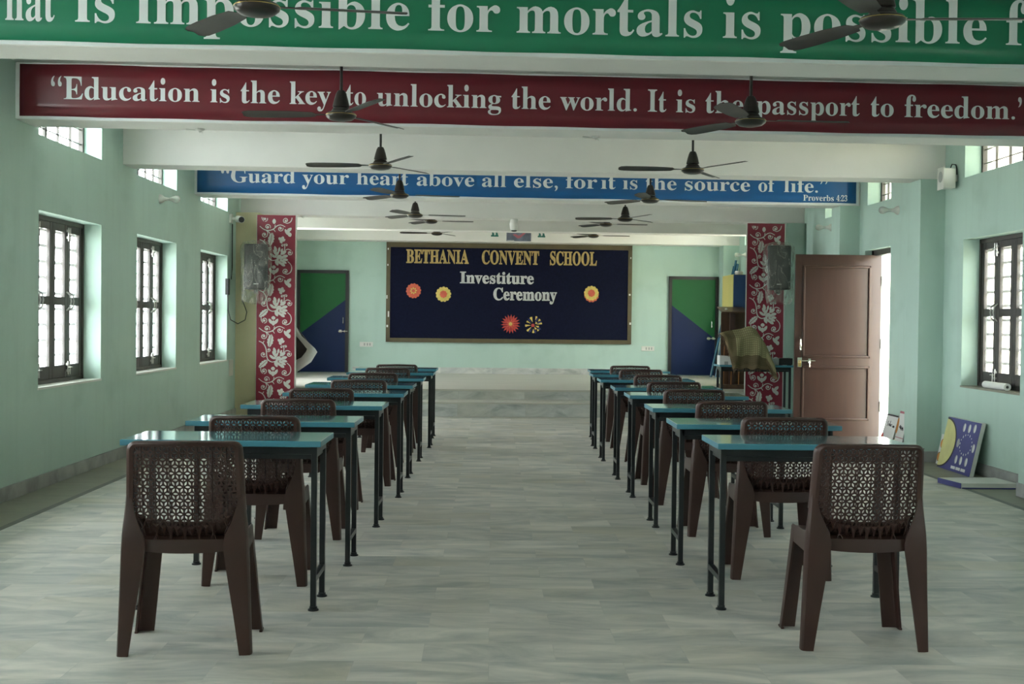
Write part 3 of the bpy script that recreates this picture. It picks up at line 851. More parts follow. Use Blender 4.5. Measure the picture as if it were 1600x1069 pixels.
        for z, xo, xi, yf, d in ((0.425, 0.209, 0.146, 0.196, 0.075), (0.38, 0.213, 0.148, 0.197, 0.068), (0.25, 0.226, 0.160, 0.199, 0.060), (0.12, 0.239, 0.172, 0.202, 0.055), (0.0, 0.252, 0.184, 0.205, 0.050)):
            rings.append([(sg * xi, yf, z), (sg * (xo - 0.016), yf, z), (sg * (xo - 0.004), yf - 0.004, z), (sg * xo, yf - 0.016, z), (sg * xo, yf - d, z), (sg * (xo - 0.008), yf - d, z), (sg * (xo - 0.009), yf - 0.014, z), (sg * (xo - 0.016), yf - 0.009, z), (sg * xi, yf - 0.009, z)])
        b.loft(rings)
        b.box(sg * 0.246 - 0.006, sg * 0.246 + 0.006, 0.15, 0.206, 0.0, 0.008)
        b.build('leg', m_chair, root, smooth=True)

# ------------------------------------------------------------------ desks
def desk_parts(root, w=0.855, dep=0.42, ht=0.745):
    """origin at the middle of the floor footprint"""
    b = MB().box(-w / 2, w / 2, -dep / 2, dep / 2, ht - 0.026, ht)
    o = b.build('tabletop', [m_teal, m_tedge], root, bevel=0.004)
    for p in o.data.polygons: p.material_index = 0 if p.normal.z > 0.9 else 1
    lx, y0, y1 = w / 2 - 0.040, -dep / 2 + 0.09, -dep / 2 + 0.36
    b = MB(); t = 0.025; zt = ht - 0.026
    for y in (y0, y1): b.box(-lx, lx, y - t / 2, y + t / 2, zt - 0.038, zt)
    for s in (-1, 1): b.box(s * lx - t / 2, s * lx + t / 2, y0, y1, zt - 0.038, zt)
    b.box(-lx, lx, y0, y1, zt - 0.060, zt - 0.040)
    b.build('frame', m_leg, root)
    for s in (-1, 1):
        for y in (y0, y1):
            lg = MB().box(s * lx - t / 2, s * lx + t / 2, y - t / 2, y + t / 2, 0.008, zt - 0.004).build('leg', m_leg, root, bevel=0.002)
            MB().lathe([(0.024, 0.0), (0.024, 0.006), (0.017, 0.010), (0.017, 0.018)], (s * lx, y, 0), 14).build('foot_cap', m_leg, lg, smooth=True)
        MB().box(s * lx - t / 2, s * lx + t / 2, y0 + t / 2, y1 - t / 2, 0.125, 0.150).build('stretcher', m_leg, root)

DESKL = [(-0.725, 5.19), (-0.69, 6.155), (-0.655, 7.33), (-0.617, 8.565), (-0.623, 9.645), (-0.606, 10.79), (-0.572, 11.945), (-0.59, 12.92)]
DESKR = [(0.988, 5.265), (0.960, 6.245), (0.985, 7.40), (0.99, 8.67), (0.985, 9.665), (0.985, 10.95), (1.0, 12.02), (1.055, 12.97)]
CHL = [(-1.140, 4.51, 0.075), (-1.113, 5.70, 0.02), (-1.103, 6.92, 0.0), (-1.125, 8.02, 0.03), (-1.008, 9.19, -0.02), (-1.018, 10.39, 0.02), (-0.99, 11.53, 0.0), (-0.972, 12.42, 0.02)]
CHR = [(1.464, 4.64, -0.01), (1.445, 5.93, -0.03), (1.423, 7.13, 0.02), (1.404, 8.36, 0.0), (1.422, 9.4, 0.02), (1.458, 10.6, -0.02), (1.451, 11.77, 0.01), (1.458, 12.76, 0.0)]
ORD = ['first', 'second', 'third', 'fourth', 'fifth', 'sixth', 'seventh', 'eighth']
desk0 = thing('exam_desk', '', 'desk')
desk_parts(desk0)
chair0 = thing('plastic_chair', '', 'chair')
chair_parts(chair0)
for side, D, C in (('left', DESKL, CHL), ('right', DESKR, CHR)):
    for i in range(8):
        x, y = D[i]
        cx = x - 0.4275 if side == 'left' else x + 0.4275
        place = 'nearest the camera' if i == 0 else ('nearest the stage' if i == 7 else 'counted from the camera')
        lab = 'teal topped black legged desk, %s in the %s row, %s' % (ORD[i], side, place)
        loc = (cx, y + 0.21, 0)
        if side == 'left' and i == 0:
            desk0.location = loc; desk0['label'] = lab; desk0['group'] = 'desks in two rows'
        else: dup(desk0, loc, R.uniform(-0.012, 0.012), lab, 'desks in two rows')
        x, y, rz = C[i]
        loc = (x + math.sin(rz) * -0.20, y + 0.225, 0)
        lab = 'brown pierced plastic chair behind the %s desk of the %s row, %s' % (ORD[i], side, place)
        if side == 'left' and i == 0:
            chair0.location = loc; chair0.rotation_euler.z = rz; chair0['label'] = lab; chair0['group'] = 'chairs in two rows'
        else: dup(chair0, loc, rz, lab, 'chairs in two rows')

# ------------------------------------------------------------------ ceiling fans
def fan_parts(root):
    """origin at the middle of the motor"""
    MB().tube([(0, 0, 0.10), (0, 0, 0.50)], 0.0095, 10).build('downrod', m_fan, root, smooth=True)
    MB().lathe([(0.012, 0.150), (0.022, 0.148), (0.032, 0.130), (0.042, 0.095), (0.050, 0.062), (0.052, 0.052), (0.046, 0.047)], n=22).build('canopy', m_fan, root, smooth=True)
    MB().lathe([(0.020, 0.048), (0.050, 0.040), (0.060, 0.022), (0.086, 0.012), (0.093, 0.002), (0.090, -0.010), (0.070, -0.026), (0.035, -0.034), (0.004, -0.036)], n=28).build('motor', m_fan, root, smooth=True)
    MB().lathe([(0.0930, 0.0030), (0.0940, 0.0015), (0.0930, 0.0000), (0.0900, 0.0015)], n=28).build('trim_ring', m_brass, root, smooth=True)
    for k in range(3):
        a = 2 * PI * k / 3
        b = MB(); rings = []
        for r, w, tw in ((0.085, 0.030, 0.0), (0.15, 0.034, 0.1), (0.17, 0.085, 0.16), (0.30, 0.105, 0.2), (0.45, 0.112, 0.2), (0.55, 0.108, 0.2), (0.585, 0.090, 0.2), (0.60, 0.050, 0.2)):
            th = 0.0025
            ring = []
            for s, q in ((-1, 1), (0, 1.0), (1, 1), (1, -1), (0, -1.0), (-1, -1)):
                lx, lz = s * w / 2, q * th / 2 + (0.006 if s == 0 and r > 0.16 else 0)
                y = lx * math.cos(tw) - lz * math.sin(tw); z = lx * math.sin(tw) + lz * math.cos(tw)
                ring.append((r * math.cos(a) - y * math.sin(a), r * math.sin(a) + y * math.cos(a), z + 0.004))
            rings.append(ring)
        b.loft(rings)
        b.build('blade', m_blade, root, smooth=True)
fan0 = thing('ceiling_fan', '', 'ceiling fan')
fan_parts(fan0)
FANS = [(-0.955, 4.90, 2.51, 8, 'nearest fan at left, before the green banner'), (1.575, 4.95, 2.51, -3, 'nearest fan at right, before the green banner'),
        (-0.930, 7.40, 2.50, 178, 'left fan hanging before the maroon banner'), (1.545, 7.34, 2.49, 2, 'right fan hanging before the maroon banner'),
        (-0.905, 9.72, 2.49, 176, 'left fan hanging before the white beam'), (1.600, 9.80, 2.50, 182, 'right fan hanging before the white beam'),
        (-0.935, 12.10, 2.50, 10, 'left fan before the blue banner'), (1.575, 12.24, 2.50, 12, 'right fan before the blue banner'),
        (-0.930, 14.45, 2.505, 8, 'left fan next beyond the blue banner'), (1.580, 14.60, 2.505, 172, 'right fan next beyond the blue banner'),
        (-0.885, 17.30, 2.665, 3, 'left fan over the stage front, half hidden by a beam'), (1.615, 17.45, 2.665, 4, 'right fan over the stage front, half hidden by a beam'),
        (-0.920, 19.85, 2.675, 184, 'left fan deepest over the stage, above the board'), (1.640, 19.95, 2.675, 2, 'right fan deepest over the stage, above the board')]
for i, (x, y, z, a, lab) in enumerate(FANS):
    lab = 'dark brown three blade ' + lab
    if i == 0:
        fan0.location = (x, y, z); fan0.rotation_euler.z = math.radians(a); fan0['label'] = lab; fan0['group'] = 'ceiling fans in two lines'
    else: dup(fan0, (x, y, z), math.radians(a), lab, 'ceiling fans in two lines')

# ------------------------------------------------------------------ floral panels beside the stage
def pen_motif():
    """one repeat of the vine, in pattern units; 1 unit = 1.16 mm, y down"""
    strokes, petals = [], []
    def spiral(cx, cy, r, a0, turns, dirn=1, w=10):
        pts = []
        n = 22
        for k in range(n + 1):
            t = k / n
            a = a0 + dirn * turns * 2 * PI * t
            rr = r * (1 - 0.80 * t)
            pts.append((cx + rr * math.cos(a), cy + rr * math.sin(a)))
        strokes.append((pts, w))
        petals.append((cx, cy, r * 0.62, r * 0.62, 0, 'dot'))
    def s(pts, w=11): strokes.append((pts, w))
    def smooth(pts, n=8):
        o = []
        P = [pts[0]] + pts + [pts[-1]]
        for i in range(1, len(P) - 2):
            for k in range(n):
                t = k / n
                q = []
                for d in (0, 1):
                    a, b_, c, e = P[i - 1][d], P[i][d], P[i + 1][d], P[i + 2][d]
                    q.append(0.5 * (2 * b_ + (c - a) * t + (2 * a - 5 * b_ + 4 * c - e) * t * t + (3 * b_ - a - 3 * c + e) * t ** 3))
                o.append(tuple(q))
        o.append(pts[-1]); return o
    s(smooth([(180, 255), (230, 292), (285, 302), (335, 286), (375, 250), (420, 238), (470, 260)]))
    s(smooth([(310, 296), (340, 294), (357, 318)]), 9)
    s(smooth([(350, 265), (356, 235)]), 8)
    spiral(270, 262, 34, 0.5, 1.25, -1)
    spiral(415, 280, 32, -0.4, 1.3, 1)
    s(smooth([(255, 302), (272, 330), (262, 372)]), 9)
    spiral(234, 352, 32, 0.3, 1.25, 1)
    # leaf
    petals.append((310, 402, 150, 76, 100, 'leaf'))
    s(smooth([(262, 303), (292, 330), (304, 370)]), 9)
    # main stem
    s(smooth([(180, 408), (222, 428), (252, 470), (266, 520), (270, 575), (288, 622), (330, 646), (372, 636)]), 12)
    s(smooth([(225, 432), (240, 404)]), 9)
    spiral(292, 508, 23, 2.4, 1.2, -1, 9)
    spiral(232, 560, 32, 0.6, 1.25, 1)
    petals.append((232, 668, 135, 66, 138, 'leaf'))
    s(smooth([(204, 708), (206, 750), (226, 780)]), 9)
    spiral(240, 750, 33, 1.6, 1.3, -1)
    # tulip below
    for q in ((343, 722, 44, 46, 90), (310, 762, 74, 34, 58), (376, 762, 74, 34, 122), (343, 780, 62, 40, 90)): petals.append((*q, 'petal'))
    # tulip at right
    for q in ((484, 318, 78, 32, 62), (520, 290, 60, 34, 132), (505, 304, 62, 34, 100), (520, 346, 56, 44, 70)): petals.append((*q, 'petal'))
    # small bloom above lotus
    for q in ((412, 398, 46, 34, 40), (440, 390, 48, 36, 110), (452, 412, 46, 32, 150), (424, 430, 44, 32, 60), (432, 410, 26, 26, 0)): petals.append((*q, 'petal'))
    s(smooth([(460, 530), (466, 495), (461, 452)]), 10)
    spiral(440, 474, 17, 0, 1.1, -1, 8); spiral(484, 468, 17, PI, 1.1, 1, 8)
    s(smooth([(468, 528), (505, 514), (540, 530)]), 10)
    spiral(524, 556, 29, -0.6, 1.3, 1)
    # tail at right
    s(smooth([(500, 655), (535, 690), (546, 735), (530, 780), (490, 800), (455, 785)]), 10)
    spiral(476, 768, 32, 2.2, 1.3, 1)
    # lotus
    for q in ((330, 590, 76, 30, 40), (356, 555, 80, 32, 58), (360, 516, 76, 34, 75), (352, 600, 60, 26, 20),
              (380, 570, 82, 28, 122), (402, 522, 60, 26, 100), (432, 530, 50, 24, 110),
              (450, 556, 78, 40, 148), (402, 604, 64, 44, 145), (384, 636, 50, 30, 100),
              (470, 596, 70, 36, 168), (432, 612, 70, 34, 160), (474, 634, 62, 32, 190), (436, 648, 66, 30, 200),
              (444, 690, 68, 36, 215), (376, 672, 72, 36, 245), (410, 670, 60, 28, 225), (462, 664, 60, 28, 205)): petals.append((*q, 'petal'))
    return strokes, petals
STROKES, PETALS = pen_motif()
def panel(label, x0, x1, y0, ztop):
    root = thing('floral_panel', label, 'decorative panel', (0, 0, 0))
    MB().box(x0, x1, y0, y0 + 0.05, 0.0, ztop).skew().build('panel_board', m_panel, root)
    b = MB().box(x1, x1 + 0.012, y0 - 0.004, y0 + 0.055, 0, ztop); b.box(x0 - 0.004, x0, y0 - 0.004, y0 + 0.055, 0, ztop)
    b.skew().build('edge_strip', m_steel, root)
    mb = MB()
    U = (x1 - x0) / 436.0
    yy = y0 - 0.003
    def P(a, c, off): return (x0 + (a - 150) * U, yy, ztop - off - (c - 220) * U)
    per = 582 * U
    for r in range(-1, 5):
        off = 0.105 + per * r
        zlo, zhi = 0.0, ztop - 0.028
        def emit(pts):
            q = [P(a, c, off) for a, c in pts]
            if min(p[2] for p in q) < zlo or max(p[2] for p in q) > zhi: return
            if len(q) == 4: mb.poly(q)
            else: mb.poly(q)
        for pts, w in STROKES:
            n = len(pts)
            L, Rr = [], []
            for i, (px, py) in enumerate(pts):
                qx, qy = pts[min(i + 1, n - 1)]; ox, oy = pts[max(i - 1, 0)]
                dx, dy = qx - ox, qy - oy; l = math.hypot(dx, dy) or 1
                ww = w / 2 * (0.75 + 0.25 * math.sin(PI * i / (n - 1)))
                L.append((px - dy / l * ww, py + dx / l * ww)); Rr.append((px + dy / l * ww, py - dx / l * ww))
            for i in range(n - 1): emit([L[i], L[i + 1], Rr[i + 1], Rr[i]])
        for cx, cy, ln, wd, ang, kind in PETALS:
            a = math.radians(ang)
            pts = []
            if kind == 'dot':
                pts = [(cx + ln / 2 * math.cos(t * PI / 6), cy + ln / 2 * math.sin(t * PI / 6)) for t in range(12)]
            else:
                n = 9
                up, dn = [], []
                for k in range(n + 1):
                    t = k / n
                    u = (t - 0.5) * ln
                    if kind == 'petal': wv = wd / 2 * math.sin(PI * t) ** 0.62
                    else: wv = wd / 2 * math.sin(PI * min(1, t * 0.96 + 0.02)) ** 0.7 * (1 - 0.22 * (k % 2))
                    up.append((u, wv)); dn.append((u, -wv))
                if kind == 'leaf':
                    # two halves either side of a midrib
                    for half, sg in ((up, 1), (dn, -1)):
                        rr = [(u, v) for u, v in half] + [(u, sg * 2.5) for u, v in reversed(half)]
                        emit([(cx + u * math.cos(a) - v * math.sin(a), cy + u * math.sin(a) + v * math.cos(a)) for u, v in rr])
                    continue
                pts = [(cx + u * math.cos(a) - v * math.sin(a), cy + u * math.sin(a) + v * math.cos(a)) for u, v in up + dn[-2:0:-1]]
            emit(pts)
    mb.skew().build('vine_motif', m_motif, root)
    return root
panel('tall maroon panel of pale lotus vines left of the stage', -3.022, -2.535, 15.75, 2.585)
panel('tall maroon panel of pale lotus vines right of the stage', 3.325, 3.818, 15.75, 2.580)

# ------------------------------------------------------------------ notice board on the end wall
nb = thing('notice_board', 'wide navy school notice board in a brown frame on the end wall', 'notice board')
YF = YB
MB().box(-1.80, 2.41, YF - 0.030, YF - 0.002, 0.94, 2.56).skew().build('board_felt', m_navy, nb)
b = MB(); x0, x1, z0, z1, t = -1.865, 2.462, 0.872, 2.620, 0.085
b.box(x0, x1, YF - 0.045, YF - 0.002, z1 - t, z1); b.box(x0, x1, YF - 0.045, YF - 0.002, z0, z0 + t * 0.85)
b.box(x0, x0 + 0.07, YF - 0.045, YF - 0.002, z0, z1); b.box(x1 - 0.07, x1, YF - 0.045, YF - 0.002, z0, z1)
b.skew().build('board_frame', m_bframe, nb)
def letters(words, zb, cap, m, tilt=0.0):
    for w, x0, x1 in words:
        def ext(t):
            vs = glyphs(t, 0.020)[0]
            return min(p[0] for p in vs), max(p[0] for p in vs)
        lo, hi = ext(w); k = (x1 - x0) / (hi - lo)
        for i, ch in enumerate(w):
            e = ext(w[:i + 1])[1]; c0, c1 = ext(ch)
            xb = x0 + (e - lo) * k
            mb = write([(ch, xb - (c1 - c0) * k, xb)], zb, cap, YF - 0.036, None, 0.020)
            o = mb.skew().build('letter', m, nb)
            md = o.modifiers.new('card', 'SOLIDIFY'); md.thickness = 0.004
letters([('BETHANIA', -1.521, -0.426), ('CONVENT', -0.198, 0.811), ('SCHOOL', 1.003, 1.835)], 2.263, 0.228, m_gold)
letters([('Investiture', -0.578, 0.723)], 1.920, 0.195, m_silver)
letters([('Ceremony', 0.011, 1.133)], 1.632, 0.205, m_silver)
def rosette(mb, cx, cz, r, n, y, point=False, inner=0.25, mi=0):
    for k in range(n):
        a = 2 * PI * k / n + 0.1
        da = PI / n * (1.02 if not point else 0.9)
        pts = [(inner * r, -da * 0.5), (inner * r, da * 0.5)]
        if point: pts = [(inner * r, da * 0.3), (0.7 * r, da * 0.9), (r, 0), (0.7 * r, -da * 0.9), (inner * r, -da * 0.3)]
        else: pts = [(inner * r, da), (0.86 * r, da), (0.97 * r, da * 0.6), (r, 0), (0.97 * r, -da * 0.6), (0.86 * r, -da), (inner * r, -da)]
        q = [(cx + rr * math.cos(a + t), y - 0.010 * (1 - rr / r) - (0.0035 if k % 2 else 0), cz + rr * math.sin(a + t)) for rr, t in pts]
        mb.poly(q, mi)
    mb.poly([(cx + inner * r * 1.05 * math.cos(t * PI / 8), y - 0.012, cz + inner * r * 1.05 * math.sin(t * PI / 8)) for t in range(16)], mi)
def flower(x, z, r, layers, label, lift=0.0):
    root = None
    for i, (rr, n, m, pt, inn) in enumerate(layers):
        mb = MB(); rosette(mb, x, z if i == 0 else z, rr, n, YF - 0.034 - 0.014 * i - lift, pt, inn)
        mb.skew()
        if root is None:
            root = mb.build('paper_flower', m, nb); root['label'] = label
        else: mb.build('petal_layer' if i < len(layers) - 1 else 'flower_centre', m, root)
flower(-1.387, 1.772, 0.133, [(0.133, 14, m_pap_org, False, 0.3), (0.066, 8, m_pap_yel, True, 0.3), (0.030, 8, m_pap_org, False, 0.3)], 'coral paper flower with a yellow star')
flower(-0.864, 1.718, 0.136, [(0.136, 13, m_pap_yel, False, 0.3), (0.066, 8, m_pap_org, False, 0.3)], 'yellow paper flower with a coral centre, left part of the board')
flower(1.747, 1.740, 0.136, [(0.133, 13, m_pap_org, False, 0.3)], 'coral paper flower under the yellow one')
flower(1.742, 1.769, 0.136, [(0.132, 13, m_pap_yel, False, 0.3), (0.066, 8, m_pap_org, False, 0.3)], 'yellow paper flower with coral edge below it, right part of the board', 0.016)
flower(0.319, 1.210, 0.173, [(0.173, 18, m_pap_red, True, 0.3), (0.125, 14, m_pap_red, True, 0.3), (0.080, 10, m_pap_org, True, 0.3), (0.034, 8, m_pap_yel, False, 0.3)], 'large red pointed paper flower')
# spidery yellow flower with loose petals
mb = MB()
for a, r0, r1, w in ((108, .05, .15, .030), (70, .09, .165, .022), (40, .10, .155, .026), (150, .05, .14, .020), (183, .04, .15, .026), (222, .04, .155, .024), (268, .06, .14, .026), (312, .09, .135, .026), (340, .03, .10, .022), (12, .05, .155, .020), (300, .03, .085, .024), (35, .035, .075, .030)):
    t = math.radians(a); c, s_ = math.cos(t), math.sin(t)
    pts = [(r0, 0), (r0 * .4 + r1 * .6, w * .55), (r1 * .93, w), (r1, w * .3), (r1 * .97, -w * .7), (r0 * .4 + r1 * .6, -w * .45)]
    mb.poly([(0.725 + u * c - v * s_, YF - 0.040, 1.194 + u * s_ + v * c) for u, v in pts])
fl = mb.skew().build('paper_flower', m_pap_yel, nb); fl['label'] = 'spidery paper flower of thin yellow petals'
mb = MB()
for a in (25, 60, 130, 240, 285, 330):
    t = math.radians(a); c, s_ = math.cos(t), math.sin(t)
    MB().poly([(0.725 + u * c - v * s_, YF - 0.037, 1.194 + u * s_ + v * c) for u, v in [(.05, 0), (.12, .02), (.158, 0), (.12, -.02)]]).skew().build('petal', m_pap_navy, fl)
MB().lathe([(0.030, -0.008), (0.030, 0.004)], (0.715, YF + 0.715 * SK - 0.042, 1.190), 12, 'y').build('flower_centre', m_pap_red, fl)
mb = MB()
for x, z, w, h in ((-1.835, 2.50, .02, .03), (-1.838, 2.22, .02, .03), (-1.85, 1.66, .02, .06), (-1.82, 1.36, .025, .10), (-1.84, 1.15, .03, .04), (2.425, 1.75, .03, .03), (2.44, 1.24, .03, .04), (2.435, 2.4, .015, .03)):
    MB().box(x - w / 2, x + w / 2, YF - 0.048, YF - 0.0455, z - h / 2, z + h / 2).skew().build('tape_scrap', m_tape, nb)

# picture and cut-outs on the last beam
YQ = 21.02
pic = thing('picture', 'small slate blue and rose picture on the last beam above the board', 'picture')
MB().box(0.228, 0.652, YQ - 0.014, YQ - 0.002, 2.642, 2.792).skew().build('picture_sheet', m_slate, pic)
mb = MB()
mb.poly([(0.33, YQ - 0.016, 2.755), (0.42, YQ - 0.016, 2.690), (0.46, YQ - 0.016, 2.695), (0.56, YQ - 0.016, 2.78), (0.52, YQ - 0.016, 2.79), (0.44, YQ - 0.016, 2.735), (0.38, YQ - 0.016, 2.765)])
mb.skew().build('painted_shape', m_pink, pic)
MB().box(0.24, 0.36, YQ - 0.016, YQ - 0.0145, 2.646, 2.656).skew().build('white_strip', m_paper, pic)
for xc, lab in ((0.024, 'small teal cut-out left of the little picture on the last beam'), (0.833, 'small teal cut-out right of the little picture on the last beam')):
    mb = MB()
    mb.box(xc - 0.065, xc + 0.065, YQ - 0.010, YQ - 0.002, 2.715, 2.738)
    for dx in (-0.035, 0.030):
        mb.add([(xc + dx - 0.028, YQ - 0.010, 2.738), (xc + dx + 0.028, YQ - 0.010, 2.738), (xc + dx + 0.018, YQ - 0.010, 2.782), (xc + dx - 0.012, YQ - 0.010, 2.790), (xc + dx - 0.010, YQ - 0.010, 2.750), (xc + dx + 0.010, YQ - 0.010, 2.750)], [(0, 1, 2, 3, 4), (0, 4, 5, 1)])
    tag(mb.skew().build('wall_cutout', m_teald), lab, 'decoration')

# ------------------------------------------------------------------ doors
def flush_door(n, x0, x1, z1, rising, hx):
    root = s_empty('door_%d' % n)
    Y = YB; z0 = ZS + 0.012; t = 0.055
    b = MB(); b.box(x0, x0 + t, Y - 0.05, Y - 0.001, ZS, z1); b.box(x1 - t, x1, Y - 0.05, Y - 0.001, ZS, z1); b.box(x0, x1, Y - 0.05, Y - 0.001, z1 - t, z1)
    b.skew().build('door_frame', m_dframe, root)
    a, c, top = x0 + t, x1 - t, z1 - t
    if rising: zl, zr = 1.00, 1.60
    else: zl, zr = 1.575, 0.985
    b = MB()
    f = lambda x, z, d: (x, Y + d, z)
    b.prism([(a, z0), (c, z0), (c, zr), (a, zl)], f, -0.030, -0.002, 1)
    b.prism([(a, zl), (c, zr), (c, top), (a, top)], f, -0.030, -0.002, 0)
    leaf = b.skew().build('door_leaf', [m_dgreen, m_dblue], root)
    b = MB().tube([(hx, Y - 0.03, 1.17), (hx, Y - 0.065, 1.19), (hx, Y - 0.065, 1.29), (hx, Y - 0.03, 1.31)], 0.008, 8)
    b.skew().build('handle', m_chrome, leaf, smooth=True)
    b = MB(); xa = hx - 0.075
    b.box(xa, xa + 0.05, Y - 0.05, Y - 0.03, 1.025, 1.075); b.tube([(xa - 0.01, Y - 0.045, 1.05), (xa + 0.15, Y - 0.045, 1.05)], 0.009, 8); b.box(xa + 0.09, xa + 0.13, Y - 0.045, Y - 0.03, 1.03, 1.07)
    b.xf(lambda x, y, z: (x, y, z - (0.0 if rising else 0.06)))
    b.skew().build('latch', m_chrome, leaf)
flush_door(1, -3.41, -2.515, 2.113, True, -2.605)
flush_door(2, 3.125, 4.012, 2.088, False, 3.895)

def panel_door():
    """brown two panel door standing open, square to the right wall"""
    root = s_empty('door_3')
    f0, f1 = 12.74, 13.62
    b = MB(); x0, x1 = XW + 0.08, XW + 0.16
    b.box(x0, x1, f0, f0 + 0.06, 0, 2.10); b.box(x0, x1, f1 - 0.06, f1, 0, 2.10); b.box(x0, x1, f0, f1, 2.04, 2.10)
    b.build('door_frame', m_frame, root)
    yF = 13.50; yBk = 13.54
    xa, xb, z0, z1 = 3.372, 4.330, 0.015, 2.045
    ow = [(3.452, 4.222, 0.895, 1.925), (3.452, 4.212, 0.195, 0.805)]
    b = MB()
    xs = [xa, 3.452, 4.217, xb]
    b.box(xa, 3.452, yF, yBk, z0, z1); b.box(4.217, xb, yF, yBk, z0, z1)
    for c, d in ((z0, 0.195), (0.805, 0.895), (1.925, z1)): b.box(3.452, 4.217, yF, yBk, c, d)
    leaf = b.build('door_leaf', m_wood, root)
    for c, d in ((0.195, 0.805), (0.895, 1.925)):
        MB().box(3.452, 4.217, yF + 0.012, yBk - 0.010, c, d).build('door_panel', m_wood, leaf)
        b = MB(); t = 0.028
        for (p, q, r_, s_) in ((3.452, 4.217, d - t, d), (3.452, 4.217, c, c + t), (3.452, 3.452 + t, c, d), (4.217 - t, 4.217, c, d)):
            b.box(p, q, yF - 0.010, yF + 0.012, r_, s_)
        b.build('panel_moulding', m_wood, leaf, bevel=0.008)
    b = MB().tube([(3.432, yF, 0.965), (3.432, yF - 0.035, 0.985), (3.430, yF - 0.040, 1.04), (3.432, yF - 0.035, 1.095), (3.432, yF, 1.115)], [0.012, 0.010, 0.011, 0.010, 0.012], 8)
    b.build('handle', m_chrome, leaf, smooth=True)
    b = MB(); b.box(3.402, 3.452, yF - 0.014, yF, 0.79, 0.895); b.tube([(3.45, yF - 0.018, 0.86), (3.60, yF - 0.018, 0.86)], 0.008, 8)
    b.box(3.52, 3.55, yF - 0.022, yF, 0.835, 0.885); b.tube([(3.535, yF - 0.02, 0.86), (3.535, yF - 0.03, 0.79)], 0.008, 8)
    b.build('latch', m_chrome, leaf)
    b = MB(); b.box(3.410, 3.440, yF - 0.03, yF - 0.014, 0.795, 0.835); b.tube([(3.414, yF - 0.022, 0.835), (3.416, yF - 0.022, 0.862), (3.434, yF - 0.022, 0.862), (3.436, yF - 0.022, 0.835)], 0.004, 6)
    b.build('padlock', m_brass, leaf)
    b = MB()
    for z in (0.3, 1.0, 1.7): b.tube([(4.335, yF - 0.006, z), (4.335, yF - 0.006, z + 0.11)], 0.009, 8)
    b.build('hinge', m_steel, leaf)
panel_door()

# ------------------------------------------------------------------ wall lamps, speakers, switches
def wall_lamp(x, y, z, sg, label, length=0.20):
    """batten holder on the wall with a bare bulb pointing into the room"""
    root = thing('wall_lamp', label, 'wall lamp', (x, y, z), 0, 'bare bulbs along the walls')
    MB().lathe([(0.046, 0.0), (0.046, 0.012), (0.036, 0.030), (0.020, 0.050), (0.017, 0.075)], n=18, axis='x').xf(lambda a, b_, c: (sg * a, b_, c)).build('lamp_holder', m_plast, root, smooth=True)
    MB().lathe([(0.014, 0.070), (0.014, 0.090), (0.017, 0.105), (0.030, 0.135), (0.038, 0.160), (0.034, 0.185), (0.018, 0.200), (0.002, 0.204)], n=18, axis='x').xf(lambda a, b_, c: (sg * a, b_, c)).build('bulb', m_bulb, root, smooth=True)
    MB().lathe([(0.0145, 0.072), (0.0145, 0.094)], n=14, axis='x').xf(lambda a, b_, c: (sg * a, b_, c)).build('bulb_cap', m_steel, root)
    return root
wall_lamp(XL, 12.13, 2.435, 1, 'bare bulb wall lamp on the left wall above the shuttered windows')
wall_lamp(XW, 12.52, 2.455, -1, 'bare bulb wall lamp on the right wall above the open door')
wall_lamp(XW, 14.98, 2.465, -1, 'bare bulb wall lamp high on the right wall beyond the open door')
wall_lamp(4.30, 20.6, 2.430, -1, 'bare bulb wall lamp on the stage side wall by the floral panel')

sp = thing('wall_speaker', 'small white box speaker high on the right wall beside the clerestory', 'speaker', (XW, 10.93, 2.60))
b = MB().box(-0.145, -0.035, -0.060, 0.075, -0.095, 0.085); b.build('speaker_box', m_plast, sp, bevel=0.008)
b = MB().box(-0.150, -0.145, -0.07, 0.085, -0.105, 0.095); b.build('front_baffle', m_plast, sp)
b = MB()
b.lathe([(0.05, -0.152), (0.05, -0.149)], (0, 0.008, 0.01), 16, 'x'); b.build('grille', m_grey, sp)
MB().box(-0.04, 0.0, -0.012, 0.02, -0.03, 0.03).build('bracket', m_steel, sp)
MB().tube([(-0.06, 0.02, 0.085), (-0.05, 0.0, 0.125), (-0.02, -0.01, 0.12), (-0.008, 0.0, 0.09), (-0.004, 0.0, 0.0)], 0.005, 6).build('cable', m_black, sp)

tag(MB().box(XL, XL + 0.010, 15.34, 15.56, 0.53, 0.735).build('switch_plate', m_plast, bevel=0.004), 'pale blank switch plate low on the left wall beside the column', 'switch plate')
for x, z, lab in ((-2.205, 0.825, 'white socket plate on the end wall left below the board'), (2.765, 0.80, 'white socket plate on the end wall right below the board')):
    o = thing('socket_plate', lab, 'socket')
    MB().box(x - 0.115, x + 0.115, YB - 0.016, YB - 0.001, z - 0.042, z + 0.042).skew().build('plate', m_plast, o, bevel=0.003)
    b = MB()
    for dx in (-0.03, 0.02, 0.065): b.box(x + dx - 0.012, x + dx + 0.012, YB - 0.018, YB - 0.016, z - 0.022, z + 0.022)
    b.skew().build('socket_hole', m_grey, o)

